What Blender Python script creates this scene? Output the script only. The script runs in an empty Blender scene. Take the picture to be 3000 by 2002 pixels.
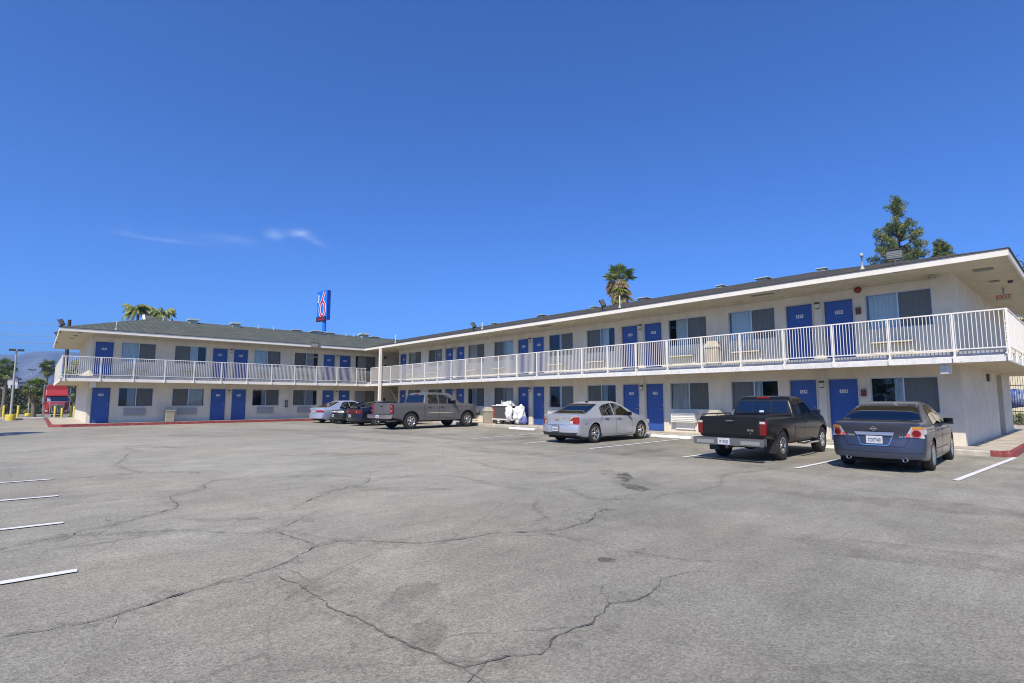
import bpy, bmesh, math, random
from mathutils import Vector, Matrix, noise
from math import sin, cos, pi, radians as R, sqrt, atan2
random.seed(7)
SC = bpy.context.scene
COL = SC.collection

# ------------------------------------------------------------------ camera, sky, sun, exposure
cam = bpy.data.cameras.new('camera'); cam_o = bpy.data.objects.new('camera', cam); COL.objects.link(cam_o)
cam.sensor_width = 36.0; cam.lens = 1550.1/3000*36; cam.shift_y = 16.74/3000
cam.clip_start = 0.1; cam.clip_end = 20000
cam_o.location = (0, 0, 1.505); cam_o.rotation_euler = (R(90+5.644), 0, R(90-41.85))
SC.camera = cam_o
SUN = Vector((0.43, -0.75, 1.0)).normalized()
W = bpy.data.worlds.new("World"); SC.world = W; W.use_nodes = True
nt = W.node_tree; bg = nt.nodes['Background']
sky = nt.nodes.new('ShaderNodeTexSky'); sky.sky_type = 'NISHITA'; sky.sun_disc = False
sky.sun_elevation = math.asin(SUN.z); sky.sun_rotation = atan2(SUN.x, SUN.y)
sky.altitude = 2000; sky.air_density = 1.0; sky.dust_density = 3.0; sky.ozone_density = 6.0
# thin cirrus streaks, placed by sky direction
tc = nt.nodes.new('ShaderNodeTexCoord')
sep = nt.nodes.new('ShaderNodeSeparateXYZ'); nt.links.new(tc.outputs['Generated'], sep.inputs[0])
def wmath(op, a, b=None, c=None):
    n = nt.nodes.new('ShaderNodeMath'); n.operation = op
    for i, v in enumerate((a, b, c)):
        if v is None: continue
        if isinstance(v, (int, float)): n.inputs[i].default_value = v
        else: nt.links.new(v, n.inputs[i])
    return n.outputs[0]
az = wmath('ARCTAN2', sep.outputs[1], wmath('MULTIPLY', sep.outputs[0], -1.0))     # 0 at -X, towards +Y
el = wmath('ARCSINE', sep.outputs[2])
def blob(a0, e0, sa, se, amp, tilt=0.0):
    da = wmath('SUBTRACT', az, a0)
    de = wmath('SUBTRACT', wmath('SUBTRACT', el, e0), wmath('MULTIPLY', da, tilt))
    q = wmath('ADD', wmath('POWER', wmath('DIVIDE', da, sa), 2.0), wmath('POWER', wmath('DIVIDE', de, se), 2.0))
    return wmath('MULTIPLY', wmath('EXPONENT', wmath('MULTIPLY', q, -1.0)), amp)
cmb = nt.nodes.new('ShaderNodeCombineXYZ')
nt.links.new(wmath('MULTIPLY', az, 30.0), cmb.inputs[0]); nt.links.new(wmath('MULTIPLY', wmath('SUBTRACT', el, wmath('MULTIPLY', az, .12)), 120.0), cmb.inputs[1])
cn = nt.nodes.new('ShaderNodeTexNoise'); cn.inputs['Scale'].default_value = 1.0; cn.inputs['Detail'].default_value = 6; cn.inputs['Roughness'].default_value = .6
cn.inputs['Distortion'].default_value = .6
nt.links.new(cmb.outputs[0], cn.inputs['Vector'])
CLOUDS = [(R(17.1), R(16.15), R(.75), R(.42), .62), (R(19.5), R(16.5), R(1.0), R(.38), .66), (R(21.0), R(15.9), R(1.0), R(.3), .25, -.35), (R(7.6), R(14.3), R(2.6), R(.16), .26, .02), (R(5.0), R(14.5), R(.9), R(.25), .12), (R(13.6), R(15.25), R(1.7), R(.32), .20), (R(12.0), R(14.9), R(4.5), R(.7), .07)]
tot = None
for c in CLOUDS:
    b_ = blob(*c); tot = b_ if tot is None else wmath('ADD', tot, b_)
fac = wmath('MULTIPLY', tot, wmath('MULTIPLY', cn.outputs['Fac'], .62))
mixc = nt.nodes.new('ShaderNodeMix'); mixc.data_type = 'RGBA'
clampn = nt.nodes.new('ShaderNodeClamp'); nt.links.new(fac, clampn.inputs[0]); clampn.inputs[2].default_value = .8
nt.links.new(clampn.outputs[0], mixc.inputs[0])
hs = nt.nodes.new('ShaderNodeVectorMath'); hs.operation = 'MULTIPLY'; hs.inputs[1].default_value = (.47, .76, 1.20)     # camera colour response
nt.links.new(sky.outputs[0], hs.inputs[0])
nt.links.new(hs.outputs[0], mixc.inputs[6]); mixc.inputs[7].default_value = (6.4, 7.2, 8.4, 1)
nt.links.new(mixc.outputs[2], bg.inputs[0]); bg.inputs[1].default_value = 0.132
sl = bpy.data.lights.new('sun', 'SUN'); so = bpy.data.objects.new('sun', sl); COL.objects.link(so)
sl.energy = 4.5; sl.angle = R(0.53); sl.color = (1.0, 0.90, 0.76)
so.rotation_euler = SUN.to_track_quat('Z', 'Y').to_euler(); so.location = (0, -20, 60)
SC.view_settings.view_transform = 'Standard'; SC.view_settings.look = 'None'
SC.view_settings.exposure = 0.35; SC.view_settings.gamma = 1.0; SC.view_settings.use_curve_mapping = False
SC.cycles.filter_width = 1.05; SC.cycles.max_bounces = 6; SC.cycles.transparent_max_bounces = 12

# ------------------------------------------------------------------ materials
MATS = {}
def mat(name, color, rough=.6, metal=0.0, var=0.0, vscale=3.0, bump=0.0, bscale=40.0, coat=0.0, spec=.5, ior=None, color2=None, mottle=None, emit=None, detail=5):
    """plain procedural material: base colour, mottled towards color2 by noise, with optional bump"""
    if name in MATS: return MATS[name]
    m = bpy.data.materials.new(name); m.use_nodes = True; t = m.node_tree; b = t.nodes['Principled BSDF']
    b.inputs['Base Color'].default_value = (*color, 1); b.inputs['Roughness'].default_value = rough
    b.inputs['Metallic'].default_value = metal; b.inputs['Specular IOR Level'].default_value = spec
    if coat: b.inputs['Coat Weight'].default_value = coat; b.inputs['Coat Roughness'].default_value = .04
    o = t.nodes.new('ShaderNodeTexCoord')
    if var or color2:
        n = t.nodes.new('ShaderNodeTexNoise'); n.inputs['Scale'].default_value = vscale; n.inputs['Detail'].default_value = detail; n.inputs['Roughness'].default_value = .6
        t.links.new(o.outputs['Object'], n.inputs['Vector'])
        r = t.nodes.new('ShaderNodeValToRGB'); t.links.new(n.outputs['Fac'], r.inputs[0])
        c2 = color2 or tuple(max(0, c*(1-var)) for c in color); c1 = color if color2 else tuple(min(1, c*(1+var*.5)) for c in color)
        r.color_ramp.elements[0].position = .35; r.color_ramp.elements[1].position = .65
        r.color_ramp.elements[0].color = (*c2, 1); r.color_ramp.elements[1].color = (*c1, 1)
        t.links.new(r.outputs[0], b.inputs['Base Color'])
    if bump:
        n2 = t.nodes.new('ShaderNodeTexNoise'); n2.inputs['Scale'].default_value = bscale; n2.inputs['Detail'].default_value = 4
        t.links.new(o.outputs['Object'], n2.inputs['Vector'])
        bp = t.nodes.new('ShaderNodeBump'); bp.inputs['Strength'].default_value = bump; bp.inputs['Distance'].default_value = .02
        t.links.new(n2.outputs['Fac'], bp.inputs['Height']); t.links.new(bp.outputs[0], b.inputs['Normal'])
    if emit:
        b.inputs['Emission Color'].default_value = (*emit[0], 1); b.inputs['Emission Strength'].default_value = emit[1]
    MATS[name] = m; return m
def glassmat(name, tint=(.8,.85,.9), refl=.18, trans=.6, rough=.02):
    m = bpy.data.materials.new(name); m.use_nodes = True; t = m.node_tree
    for n in list(t.nodes): t.nodes.remove(n)
    out = t.nodes.new('ShaderNodeOutputMaterial'); g = t.nodes.new('ShaderNodeBsdfGlossy'); g.inputs['Roughness'].default_value = rough; g.inputs['Color'].default_value = (.95,.97,1,1)
    tr = t.nodes.new('ShaderNodeBsdfTransparent'); tr.inputs['Color'].default_value = (*(c*trans for c in tint), 1)
    mx = t.nodes.new('ShaderNodeMixShader'); fr = t.nodes.new('ShaderNodeFresnel'); fr.inputs['IOR'].default_value = 1.5
    ad = t.nodes.new('ShaderNodeMath'); ad.operation = 'ADD'; ad.inputs[1].default_value = refl; ad.use_clamp = True
    t.links.new(fr.outputs[0], ad.inputs[0]); t.links.new(ad.outputs[0], mx.inputs[0]); t.links.new(tr.outputs[0], mx.inputs[1]); t.links.new(g.outputs[0], mx.inputs[2]); t.links.new(mx.outputs[0], out.inputs[0])
    MATS[name] = m; return m
def screenmat(name, color, alpha):
    m = bpy.data.materials.new(name); m.use_nodes = True; t = m.node_tree
    for n in list(t.nodes): t.nodes.remove(n)
    out = t.nodes.new('ShaderNodeOutputMaterial'); d = t.nodes.new('ShaderNodeBsdfDiffuse'); d.inputs[0].default_value = (*color, 1)
    tr = t.nodes.new('ShaderNodeBsdfTransparent'); mx = t.nodes.new('ShaderNodeMixShader'); mx.inputs[0].default_value = alpha
    t.links.new(tr.outputs[0], mx.inputs[1]); t.links.new(d.outputs[0], mx.inputs[2]); t.links.new(mx.outputs[0], out.inputs[0])
    MATS[name] = m; return m

# ------------------------------------------------------------------ mesh helpers
class MB:
    def __init__(s): s.v = []; s.f = []; s.m = []; s.mats = []; s.sm = []
    def mi(s, m):
        if m not in s.mats: s.mats.append(m)
        return s.mats.index(m)
    def add(s, vs, fs, m, smooth=False):
        b = len(s.v); s.v += [tuple(v) for v in vs]; k = s.mi(m)
        for f in fs: s.f.append(tuple(b+i for i in f)); s.m.append(k); s.sm.append(smooth)
    def box(s, x0, x1, y0, y1, z0, z1, m, M=None):
        vs = [(x, y, z) for z in (z0, z1) for y in (y0, y1) for x in (x0, x1)]
        if M is not None: vs = [M @ Vector(v) for v in vs]
        s.add(vs, [(0,2,3,1),(4,5,7,6),(0,1,5,4),(2,6,7,3),(0,4,6,2),(1,3,7,5)], m)
    def tube(s, pts, rad, m, n=8, cap=True, smooth=True):
        """round bar along points; rad a number or one per point"""
        pts = [Vector(p) for p in pts]; rs = rad if isinstance(rad, (list, tuple)) else [rad]*len(pts)
        vs = []; N = len(pts)
        for i, p in enumerate(pts):
            d = (pts[min(i+1, N-1)]-pts[max(i-1, 0)]).normalized()
            u = d.cross(Vector((0,0,1)) if abs(d.z) < .95 else Vector((0,1,0))).normalized(); w = d.cross(u)
            for k in range(n):
                a = 2*pi*k/n; vs.append(p+(u*cos(a)+w*sin(a))*rs[i])
        fs = [(i*n+k, i*n+(k+1) % n, (i+1)*n+(k+1) % n, (i+1)*n+k) for i in range(N-1) for k in range(n)]
        s.add(vs, fs, m, smooth)
        if cap: s.add(vs[:n], [tuple(range(n-1, -1, -1))], m); s.add(vs[-n:], [tuple(range(n))], m)
    def lathe(s, prof, m, n=24, c=(0,0,0), axis='z', smooth=True):
        """prof: (r, h) list turned round the axis through c"""
        vs = []
        for r, h in prof:
            for k in range(n):
                a = 2*pi*k/n
                p = {'z': (r*cos(a), r*sin(a), h), 'x': (h, r*cos(a), r*sin(a)), 'y': (r*sin(a), h, r*cos(a))}[axis]
                vs.append((p[0]+c[0], p[1]+c[1], p[2]+c[2]))
        fs = [(i*n+k, i*n+(k+1) % n, (i+1)*n+(k+1) % n, (i+1)*n+k) for i in range(len(prof)-1) for k in range(n)]
        s.add(vs, fs, m, smooth)
    def prism(s, poly, y0, y1, m, M=None):
        """poly in (x, z) pushed from y0 to y1"""
        n = len(poly); vs = [(x, y0, z) for x, z in poly]+[(x, y1, z) for x, z in poly]
        if M is not None: vs = [M @ Vector(v) for v in vs]
        s.add(vs, [tuple(range(n)), tuple(range(2*n-1, n-1, -1))]+[(i, (i+1) % n+n if False else i+n, (i+1) % n+n, (i+1) % n) for i in range(n)], m)
    def quad(s, a, b, c, d, m): s.add([a, b, c, d], [(0,1,2,3)], m)
    def move(s, M): s.v = [tuple(M @ Vector(v)) for v in s.v]; return s
    def build(s, name, parent=None, bevel=0.0, loc=None, recalc=True):
        me = bpy.data.meshes.new(name); me.from_pydata(s.v, [], s.f)
        for m in s.mats: me.materials.append(MATS[m] if isinstance(m, str) else m)
        me.polygons.foreach_set('material_index', s.m); me.polygons.foreach_set('use_smooth', s.sm)
        me.update()
        if recalc:
            bm = bmesh.new(); bm.from_mesh(me); bmesh.ops.recalc_face_normals(bm, faces=bm.faces); bm.to_mesh(me); bm.free()
        o = bpy.data.objects.new(name, me); COL.objects.link(o)
        if parent: o.parent = parent
        if loc: o.location = loc
        if bevel:
            b = o.modifiers.new('bevel', 'BEVEL'); b.width = bevel; b.segments = 2; b.limit_method = 'ANGLE'; b.angle_limit = R(40)
        return o
def thing(name, label, cat, loc=(0,0,0), rz=0, group=None):
    o = bpy.data.objects.new(name, None); COL.objects.link(o); o.location = loc; o.rotation_euler = (0, 0, rz); o.empty_display_size = .2
    return tag(o, label, cat, group)
def tag(o, label=None, cat=None, group=None, kind=None):
    if label: o['label'] = label
    if cat: o['category'] = cat
    if group: o['group'] = group
    if kind: o['kind'] = kind
    return o
def copy_tree(o, parent=None):
    c = o.copy(); COL.objects.link(c); c.parent = parent
    for ch in [x for x in bpy.data.objects if x.parent == o]: copy_tree(ch, c)
    return c
def copy_kids(o, c):
    for ch in [x for x in bpy.data.objects if x.parent == o]: copy_tree(ch, c)
def text_mesh(body, size, depth=.0, bold=0.0, sx=1.0, align='CENTER'):
    """flat lettering: vertices (x right, z up) with faces, for adding to an MB"""
    cu = bpy.data.curves.new('lettering', 'FONT'); cu.body = body; cu.size = size; cu.align_x = align; cu.align_y = 'CENTER'; cu.offset = bold; cu.extrude = depth; cu.resolution_u = 3
    o = bpy.data.objects.new('lettering', cu); COL.objects.link(o)
    dg = bpy.context.evaluated_depsgraph_get(); me = bpy.data.meshes.new_from_object(o.evaluated_get(dg))
    vs = [(v.co.x*sx, -v.co.z, v.co.y) for v in me.vertices]; fs = [tuple(p.vertices) for p in me.polygons]
    bpy.data.objects.remove(o); bpy.data.curves.remove(cu); bpy.data.meshes.remove(me)
    return vs, fs
_tc = {}
def add_text(mb, body, size, m, M, bold=0.0, sx=1.0):
    k = (body, size, bold, sx)
    if k not in _tc: _tc[k] = text_mesh(body, size, bold=bold, sx=sx)
    vs, fs = _tc[k]; mb.add([M @ Vector(v) for v in vs], fs, m)
T = Matrix.Translation
def RZ(a): return Matrix.Rotation(a, 4, 'Z')
def RX(a): return Matrix.Rotation(a, 4, 'X')
def RY(a): return Matrix.Rotation(a, 4, 'Y')

def streaked(name, amt, spots=0.0, spotcol=(.05,.045,.04), sscale=18):
    """adds rain streaks, and small chips where paint has gone, to an existing material"""
    m = MATS[name]; t = m.node_tree; L = t.links; b = t.nodes['Principled BSDF']; o = t.nodes.new('ShaderNodeTexCoord')
    src = b.inputs['Base Color'].links[0].from_socket if b.inputs['Base Color'].links else None
    mp = t.nodes.new('ShaderNodeMapping'); mp.inputs['Scale'].default_value = (3.2, 3.2, .9); L.new(o.outputs['Object'], mp.inputs[0])
    n = t.nodes.new('ShaderNodeTexNoise'); n.inputs['Scale'].default_value = 1.0; n.inputs['Detail'].default_value = 7; n.inputs['Roughness'].default_value = .7; L.new(mp.outputs[0], n.inputs[0])
    r = t.nodes.new('ShaderNodeMapRange'); r.inputs[1].default_value = .38; r.inputs[2].default_value = .62; r.inputs[3].default_value = 1-amt; r.inputs[4].default_value = 1.0; L.new(n.outputs['Fac'], r.inputs[0])
    s = t.nodes.new('ShaderNodeVectorMath'); s.operation = 'SCALE'; L.new(src, s.inputs[0]); L.new(r.outputs[0], s.inputs['Scale']); out = s.outputs[0]
    if spots:
        n2 = t.nodes.new('ShaderNodeTexNoise'); n2.inputs['Scale'].default_value = sscale; n2.inputs['Detail'].default_value = 5; n2.inputs['Roughness'].default_value = .7; L.new(o.outputs['Object'], n2.inputs[0])
        r2 = t.nodes.new('ShaderNodeMapRange'); r2.inputs[1].default_value = spots; r2.inputs[2].default_value = spots+.04; L.new(n2.outputs['Fac'], r2.inputs[0])
        mx = t.nodes.new('ShaderNodeMix'); mx.data_type = 'RGBA'; L.new(r2.outputs[0], mx.inputs[0]); L.new(out, mx.inputs[6]); mx.inputs[7].default_value = (*spotcol, 1); out = mx.outputs[2]
    L.new(out, b.inputs['Base Color'])
# shared materials
mat('stucco', (.75,.69,.56), .9, var=.10, vscale=1.3, bump=.8, bscale=38)
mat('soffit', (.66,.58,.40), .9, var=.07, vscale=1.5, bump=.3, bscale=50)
mat('trim_white', (.82,.77,.66), .55, var=.05, vscale=5)
mat('trim_worn', (.80,.78,.73), .7, var=.10, vscale=9, bump=.4, bscale=25)
mat('rail_white', (.82,.78,.70), .45)
mat('slab_edge', (.36,.37,.39), .9, var=.2, vscale=4)
mat('deck', (.45,.44,.42), .9, var=.1)
mat('door_blue', (.030,.092,.33), .42, var=.06, vscale=1.2)
mat('frame_trim', (.56,.52,.45), .7, var=.05)
mat('alu', (.55,.56,.57), .35, metal=.8)
mat('dark_metal', (.07,.065,.06), .5)
mat('brass', (.55,.45,.25), .3, metal=.9)
mat('sign_plate', (.70,.71,.73), .5)
mat('black_paint', (.012,.012,.014), .5)
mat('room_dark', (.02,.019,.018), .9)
mat('curtain_pale', (.78,.82,.78), .9)
mat('curtain_grey', (.50,.52,.50), .9)
mat('curtain_tan', (.66,.63,.52), .9)
glassmat('window_glass', (.92,.97,1.0), refl=.03, trans=.95)
screenmat('insect_screen', (.16,.158,.142), .60)
mat('ac_cream', (.66,.60,.44), .6, var=.06)
mat('ac_grey', (.36,.36,.37), .7, var=.05)
mat('red_alarm', (.20,.03,.02), .4)
mat('brown_box', (.12,.06,.04), .5)
mat('exit_red', (.75,.04,.03), .5)
mat('concrete', (.47,.42,.34), .9, var=.18, vscale=2.0, bump=.3, bscale=60)
mat('kerb_red', (.30,.06,.055), .7, var=.35, vscale=5, bump=.3)
mat('kerb_plain', (.50,.46,.39), .85, var=.2, vscale=4)
mat('paint_line', (.72,.72,.70), .7)
mat('stop_white', (.80,.79,.74), .8, var=.12, vscale=6, bump=.3)
mat('steel_galv', (.45,.45,.44), .45, metal=.5, var=.1)
mat('bin_stone', (.40,.36,.28), .95, var=.3, vscale=60, bump=.6, bscale=120)
mat('bin_lid', (.42,.385,.30), .8, var=.1)
mat('yellow_paint', (.62,.50,.05), .6, var=.15, vscale=6)
streaked('stucco', .07, .69, (.36,.33,.27), 3.5); streaked('soffit', .10); streaked('trim_worn', .12, .64, (.16,.13,.10), 22); streaked('trim_white', .03, .72, (.25,.22,.18), 16); streaked('kerb_plain', .15); streaked('kerb_red', .2, .62, (.30,.24,.20), 12); streaked('stop_white', .08, .66, (.3,.28,.24), 14)
mat('ac_white', (.80,.79,.72), .5, var=.04)
# ------------------------------------------------------------------ ground, walkways, markings
def asphalt():
    m = bpy.data.materials.new('asphalt'); m.use_nodes = True; t = m.node_tree; b = t.nodes['Principled BSDF']; L = t.links
    b.inputs['Roughness'].default_value = .88; b.inputs['Specular IOR Level'].default_value = .3
    o = t.nodes.new('ShaderNodeTexCoord').outputs['Object']
    def N(scale, det=4, rough=.6, dist=0, vec=None):
        n = t.nodes.new('ShaderNodeTexNoise'); n.inputs['Scale'].default_value = scale; n.inputs['Detail'].default_value = det; n.inputs['Roughness'].default_value = rough; n.inputs['Distortion'].default_value = dist
        L.new(vec or o, n.inputs['Vector']); return n
    def ramp(v, p0, p1, c0, c1):
        r = t.nodes.new('ShaderNodeMapRange'); r.inputs[1].default_value = p0; r.inputs[2].default_value = p1; r.inputs[3].default_value = c0; r.inputs[4].default_value = c1; L.new(v, r.inputs[0]); return r.outputs[0]
    def mul(a, b_):
        n = t.nodes.new('ShaderNodeMath'); n.operation = 'MULTIPLY'; L.new(a, n.inputs[0])
        if isinstance(b_, float): n.inputs[1].default_value = b_
        else: L.new(b_, n.inputs[1])
        return n.outputs[0]
    big = ramp(N(.11, 4, .55, .6).outputs['Fac'], .32, .68, .80, 1.16)
    mid = ramp(N(.9, 6, .65, .8).outputs['Fac'], .3, .72, .84, 1.12)
    mp = t.nodes.new('ShaderNodeMapping'); mp.inputs['Scale'].default_value = (1.0, .22, 1); mp.inputs['Rotation'].default_value = (0, 0, .5); L.new(o, mp.inputs[0])
    streak = ramp(N(3.2, 6, .7, .4, mp.outputs[0]).outputs['Fac'], .3, .7, .88, 1.09)
    fine = ramp(N(26, 3, .8).outputs['Fac'], .3, .7, .90, 1.10)
    vo = t.nodes.new('ShaderNodeTexVoronoi'); vo.inputs['Scale'].default_value = 75; L.new(o, vo.inputs['Vector'])
    agg = ramp(vo.outputs['Color'], 0, 1, .66, 1.34)
    v = mul(mul(mul(mul(big, mid), streak), fine), agg)
    # hairline cracking
    nd = N(.7, 5, .7); mv = t.nodes.new('ShaderNodeMix'); mv.data_type = 'VECTOR'; mv.inputs[0].default_value = .22; L.new(o, mv.inputs[4]); L.new(nd.outputs['Color'], mv.inputs[5])
    for sc, wd, lo, hi in ((.55, .006, .50, .60), (1.9, .010, .58, .66)):
        vc = t.nodes.new('ShaderNodeTexVoronoi'); vc.feature = 'DISTANCE_TO_EDGE'; vc.inputs['Scale'].default_value = sc; L.new(mv.outputs[1], vc.inputs['Vector'])
        line = ramp(vc.outputs['Distance'], 0, wd, 1.0, 0.0)
        mask = ramp(N(.16 if sc < 1 else .35, 3).outputs['Fac'], lo, hi, 0.0, .30)
        ln = mul(line, mask); inv = t.nodes.new('ShaderNodeMath'); inv.operation = 'SUBTRACT'; inv.inputs[0].default_value = 1.0; L.new(ln, inv.inputs[1])
        v = mul(v, inv.outputs[0])
    # oil-darkened parking bays near the kerb
    sp = t.nodes.new('ShaderNodeSeparateXYZ'); L.new(o, sp.inputs[0])
    bay = ramp(sp.outputs[1], 11.5, 14.5, 1.0, 0.0)
    bn = ramp(N(.8, 4, .7).outputs['Fac'], .35, .65, .55, 1.0)
    bm_ = t.nodes.new('ShaderNodeMath'); bm_.operation = 'MAXIMUM'; L.new(bay, bm_.inputs[0]); L.new(ramp(bn, .55, 1.0, .74, 1.0), bm_.inputs[1])
    v = mul(v, bm_.outputs[0])
    # aisle wear plus grazing-view brightening put into the colour: paler away from near corner
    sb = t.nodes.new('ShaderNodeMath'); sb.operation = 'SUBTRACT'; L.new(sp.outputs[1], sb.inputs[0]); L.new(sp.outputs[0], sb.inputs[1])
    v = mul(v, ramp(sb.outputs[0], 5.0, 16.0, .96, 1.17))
    warm = N(.2, 3)
    mx = t.nodes.new('ShaderNodeMix'); mx.data_type = 'RGBA'; L.new(ramp(warm.outputs['Fac'], .35, .65, 0, 1), mx.inputs[0]); mx.inputs[6].default_value = (.262, .254, .210, 1); mx.inputs[7].default_value = (.280, .260, .206, 1)
    sc_ = t.nodes.new('ShaderNodeVectorMath'); sc_.operation = 'SCALE'; L.new(mx.outputs[2], sc_.inputs[0]); L.new(v, sc_.inputs['Scale'])
    L.new(sc_.outputs[0], b.inputs['Base Color'])
    bp = t.nodes.new('ShaderNodeBump'); bp.inputs['Strength'].default_value = .5; bp.inputs['Distance'].default_value = .006; L.new(vo.outputs['Distance'], bp.inputs['Height']); L.new(bp.outputs[0], b.inputs['Normal'])
    MATS['asphalt'] = m
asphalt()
def gz(x):                                              # the land falls away gently beyond the driveway
    if x > -57: return 0.0
    if x > -80: return -0.8*(1-cos(pi*(-57-x)/23))/2
    return -0.8
xs_ = [-3290, -900, -400, -200, -140, -110, -90, -80]+[-80+k*2.3 for k in range(1, 11)]+[-56, -40, -20, 0, 40, 100, 400, 3290]
g = MB(); ys_ = [-3290, -600, -100, -30, 0, 30, 100, 600, 3290]
vs = [(x, y, gz(x)) for x in xs_ for y in ys_]; ny = len(ys_)
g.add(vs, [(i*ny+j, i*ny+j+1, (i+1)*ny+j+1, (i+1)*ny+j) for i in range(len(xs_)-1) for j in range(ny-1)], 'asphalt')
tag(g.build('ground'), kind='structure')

CR = [
 [(-7.4,-.4),(-7.53,-0.17),(-7.66,0.05),(-7.75,0.18),(-7.77,0.41),(-7.97,0.48),(-7.99,0.65),(-8.16,0.91),(-8.42,1.22),(-8.71,1.52),(-8.94,1.59),(-9.59,1.61),(-9.88,1.69),(-10.04,1.95),(-10.28,2.25),(-10.78,2.31),(-11.20,2.57),(-11.08,2.90),(-11.04,3.57)],
 [(-4.80,-0.07),(-4.72,0.14),(-4.71,0.43),(-4.75,0.55),(-4.77,0.65),(-4.80,0.76),(-4.86,0.86),(-4.92,1.04),(-4.93,1.23),(-4.94,1.38),(-5.01,1.50),(-5.10,1.69),(-5.34,1.98),(-5.50,2.22),(-5.57,2.55),(-5.35,2.76),(-4.88,3.13),(-4.81,3.46),(-4.69,3.96),(-4.50,4.28),(-4.31,4.62),(-4.34,5.11),(-4.47,5.43),(-4.62,5.58),(-4.72,5.91),(-4.55,6.10)],
 [(-7.78,0.41),(-7.63,0.56),(-7.56,0.73),(-7.39,1.01),(-7.27,1.23),(-7.17,1.42),(-6.92,1.56),(-6.50,1.93),(-6.52,2.14),(-5.95,2.20),(-5.59,2.26)],
 [(-6.49,2.13),(-6.74,2.45),(-7.01,2.73),(-7.27,2.98)],
 [(-7.58,2.75),(-8.04,3.12),(-8.67,3.78),(-8.98,4.52),(-9.44,4.84),(-9.76,4.81),(-10.43,4.44),(-11.02,3.57)],
 [(-9.44,4.84),(-9.29,5.46),(-9.05,6.06),(-8.53,6.30),(-7.68,6.15),(-7.01,6.12),(-6.49,6.34)],
 [(-4.92,1.63),(-4.59,1.69),(-4.12,1.71),(-3.79,1.68),(-3.52,1.76),(-3.36,1.80),(-3.19,1.78),(-3.04,1.81),(-2.85,1.83),(-2.70,1.85),(-2.54,1.90),(-2.52,2.02),(-2.47,2.16),(-2.36,2.33),(-2.38,2.42),(-2.46,2.57),(-2.43,2.78),(-2.43,2.92),(-2.49,3.12),(-2.55,3.25),(-2.46,3.45),(-2.46,3.62),(-2.52,3.86),(-2.64,4.03)],
 [(-2.54,1.90),(-2.44,1.90),(-2.32,1.88),(-2.1,1.9)],
 [(-4.47,4.36),(-4.08,4.41),(-3.74,4.51),(-3.35,4.48),(-3.01,4.56),(-2.80,4.63),(-2.54,4.81)],
 [(-6.28,6.75),(-6.00,6.72),(-5.35,6.36),(-5.10,6.55),(-4.88,6.88),(-4.69,7.09),(-4.80,7.65),(-4.58,8.28),(-4.63,9.11),(-5.11,10.05),(-5.25,10.63),(-5.00,11.58),(-4.88,13.02)],
 [(-5.87,5.79),(-5.42,5.25),(-5.02,5.03),(-4.88,4.98),(-4.68,4.38)],
 [(-10.82,8.28),(-9.86,7.89),(-9.15,7.72),(-8.12,7.73),(-7.42,8.39),(-6.81,8.76)],
 [(-15.35,1.46),(-14.81,1.52),(-14.00,1.60),(-13.30,1.77),(-12.82,2.59),(-12.31,2.58)],
 [(-15.35,1.46),(-16.85,1.80),(-18.02,1.95),(-18.88,2.35),(-19.86,2.18),(-20.73,2.20)],
 [(-13.64,-0.39),(-13.38,0.37),(-13.32,1.07),(-13.30,1.77)],
]
mat('crack_fill', (.105,.098,.085), .95, var=.4, vscale=20)
mat('crack_fringe', (.195,.188,.16), .95, var=.3, vscale=9)
def noisy_film(name, col, lo, hi, amax, scale, rough=.9):
    m = bpy.data.materials.new(name); m.use_nodes = True; t = m.node_tree; L = t.links; b = t.nodes['Principled BSDF']; out = t.nodes['Material Output']; b.inputs['Base Color'].default_value = (*col, 1); b.inputs['Roughness'].default_value = rough; b.inputs['Specular IOR Level'].default_value = .2
    o = t.nodes.new('ShaderNodeTexCoord'); n = t.nodes.new('ShaderNodeTexNoise'); n.inputs['Scale'].default_value = scale; n.inputs['Detail'].default_value = 7; n.inputs['Roughness'].default_value = .75; L.new(o.outputs['Object'], n.inputs[0])
    r = t.nodes.new('ShaderNodeMapRange'); r.inputs[1].default_value = lo; r.inputs[2].default_value = hi; r.inputs[4].default_value = amax; L.new(n.outputs['Fac'], r.inputs[0])
    tr = t.nodes.new('ShaderNodeBsdfTransparent'); mx = t.nodes.new('ShaderNodeMixShader'); L.new(r.outputs[0], mx.inputs[0]); L.new(tr.outputs[0], mx.inputs[1]); L.new(b.outputs[0], mx.inputs[2]); L.new(mx.outputs[0], out.inputs[0]); MATS[name] = m
noisy_film('crack_halo', (.13,.126,.108), .46, .70, .27, 5.5); noisy_film('stain_film', (.125,.12,.10), .40, .58, .62, 3.2); noisy_film('crack_dash', (.10,.095,.082), .42, .54, .95, 4.0); noisy_film('stain_faint', (.13,.125,.105), .36, .66, .22, 2.2)
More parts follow.
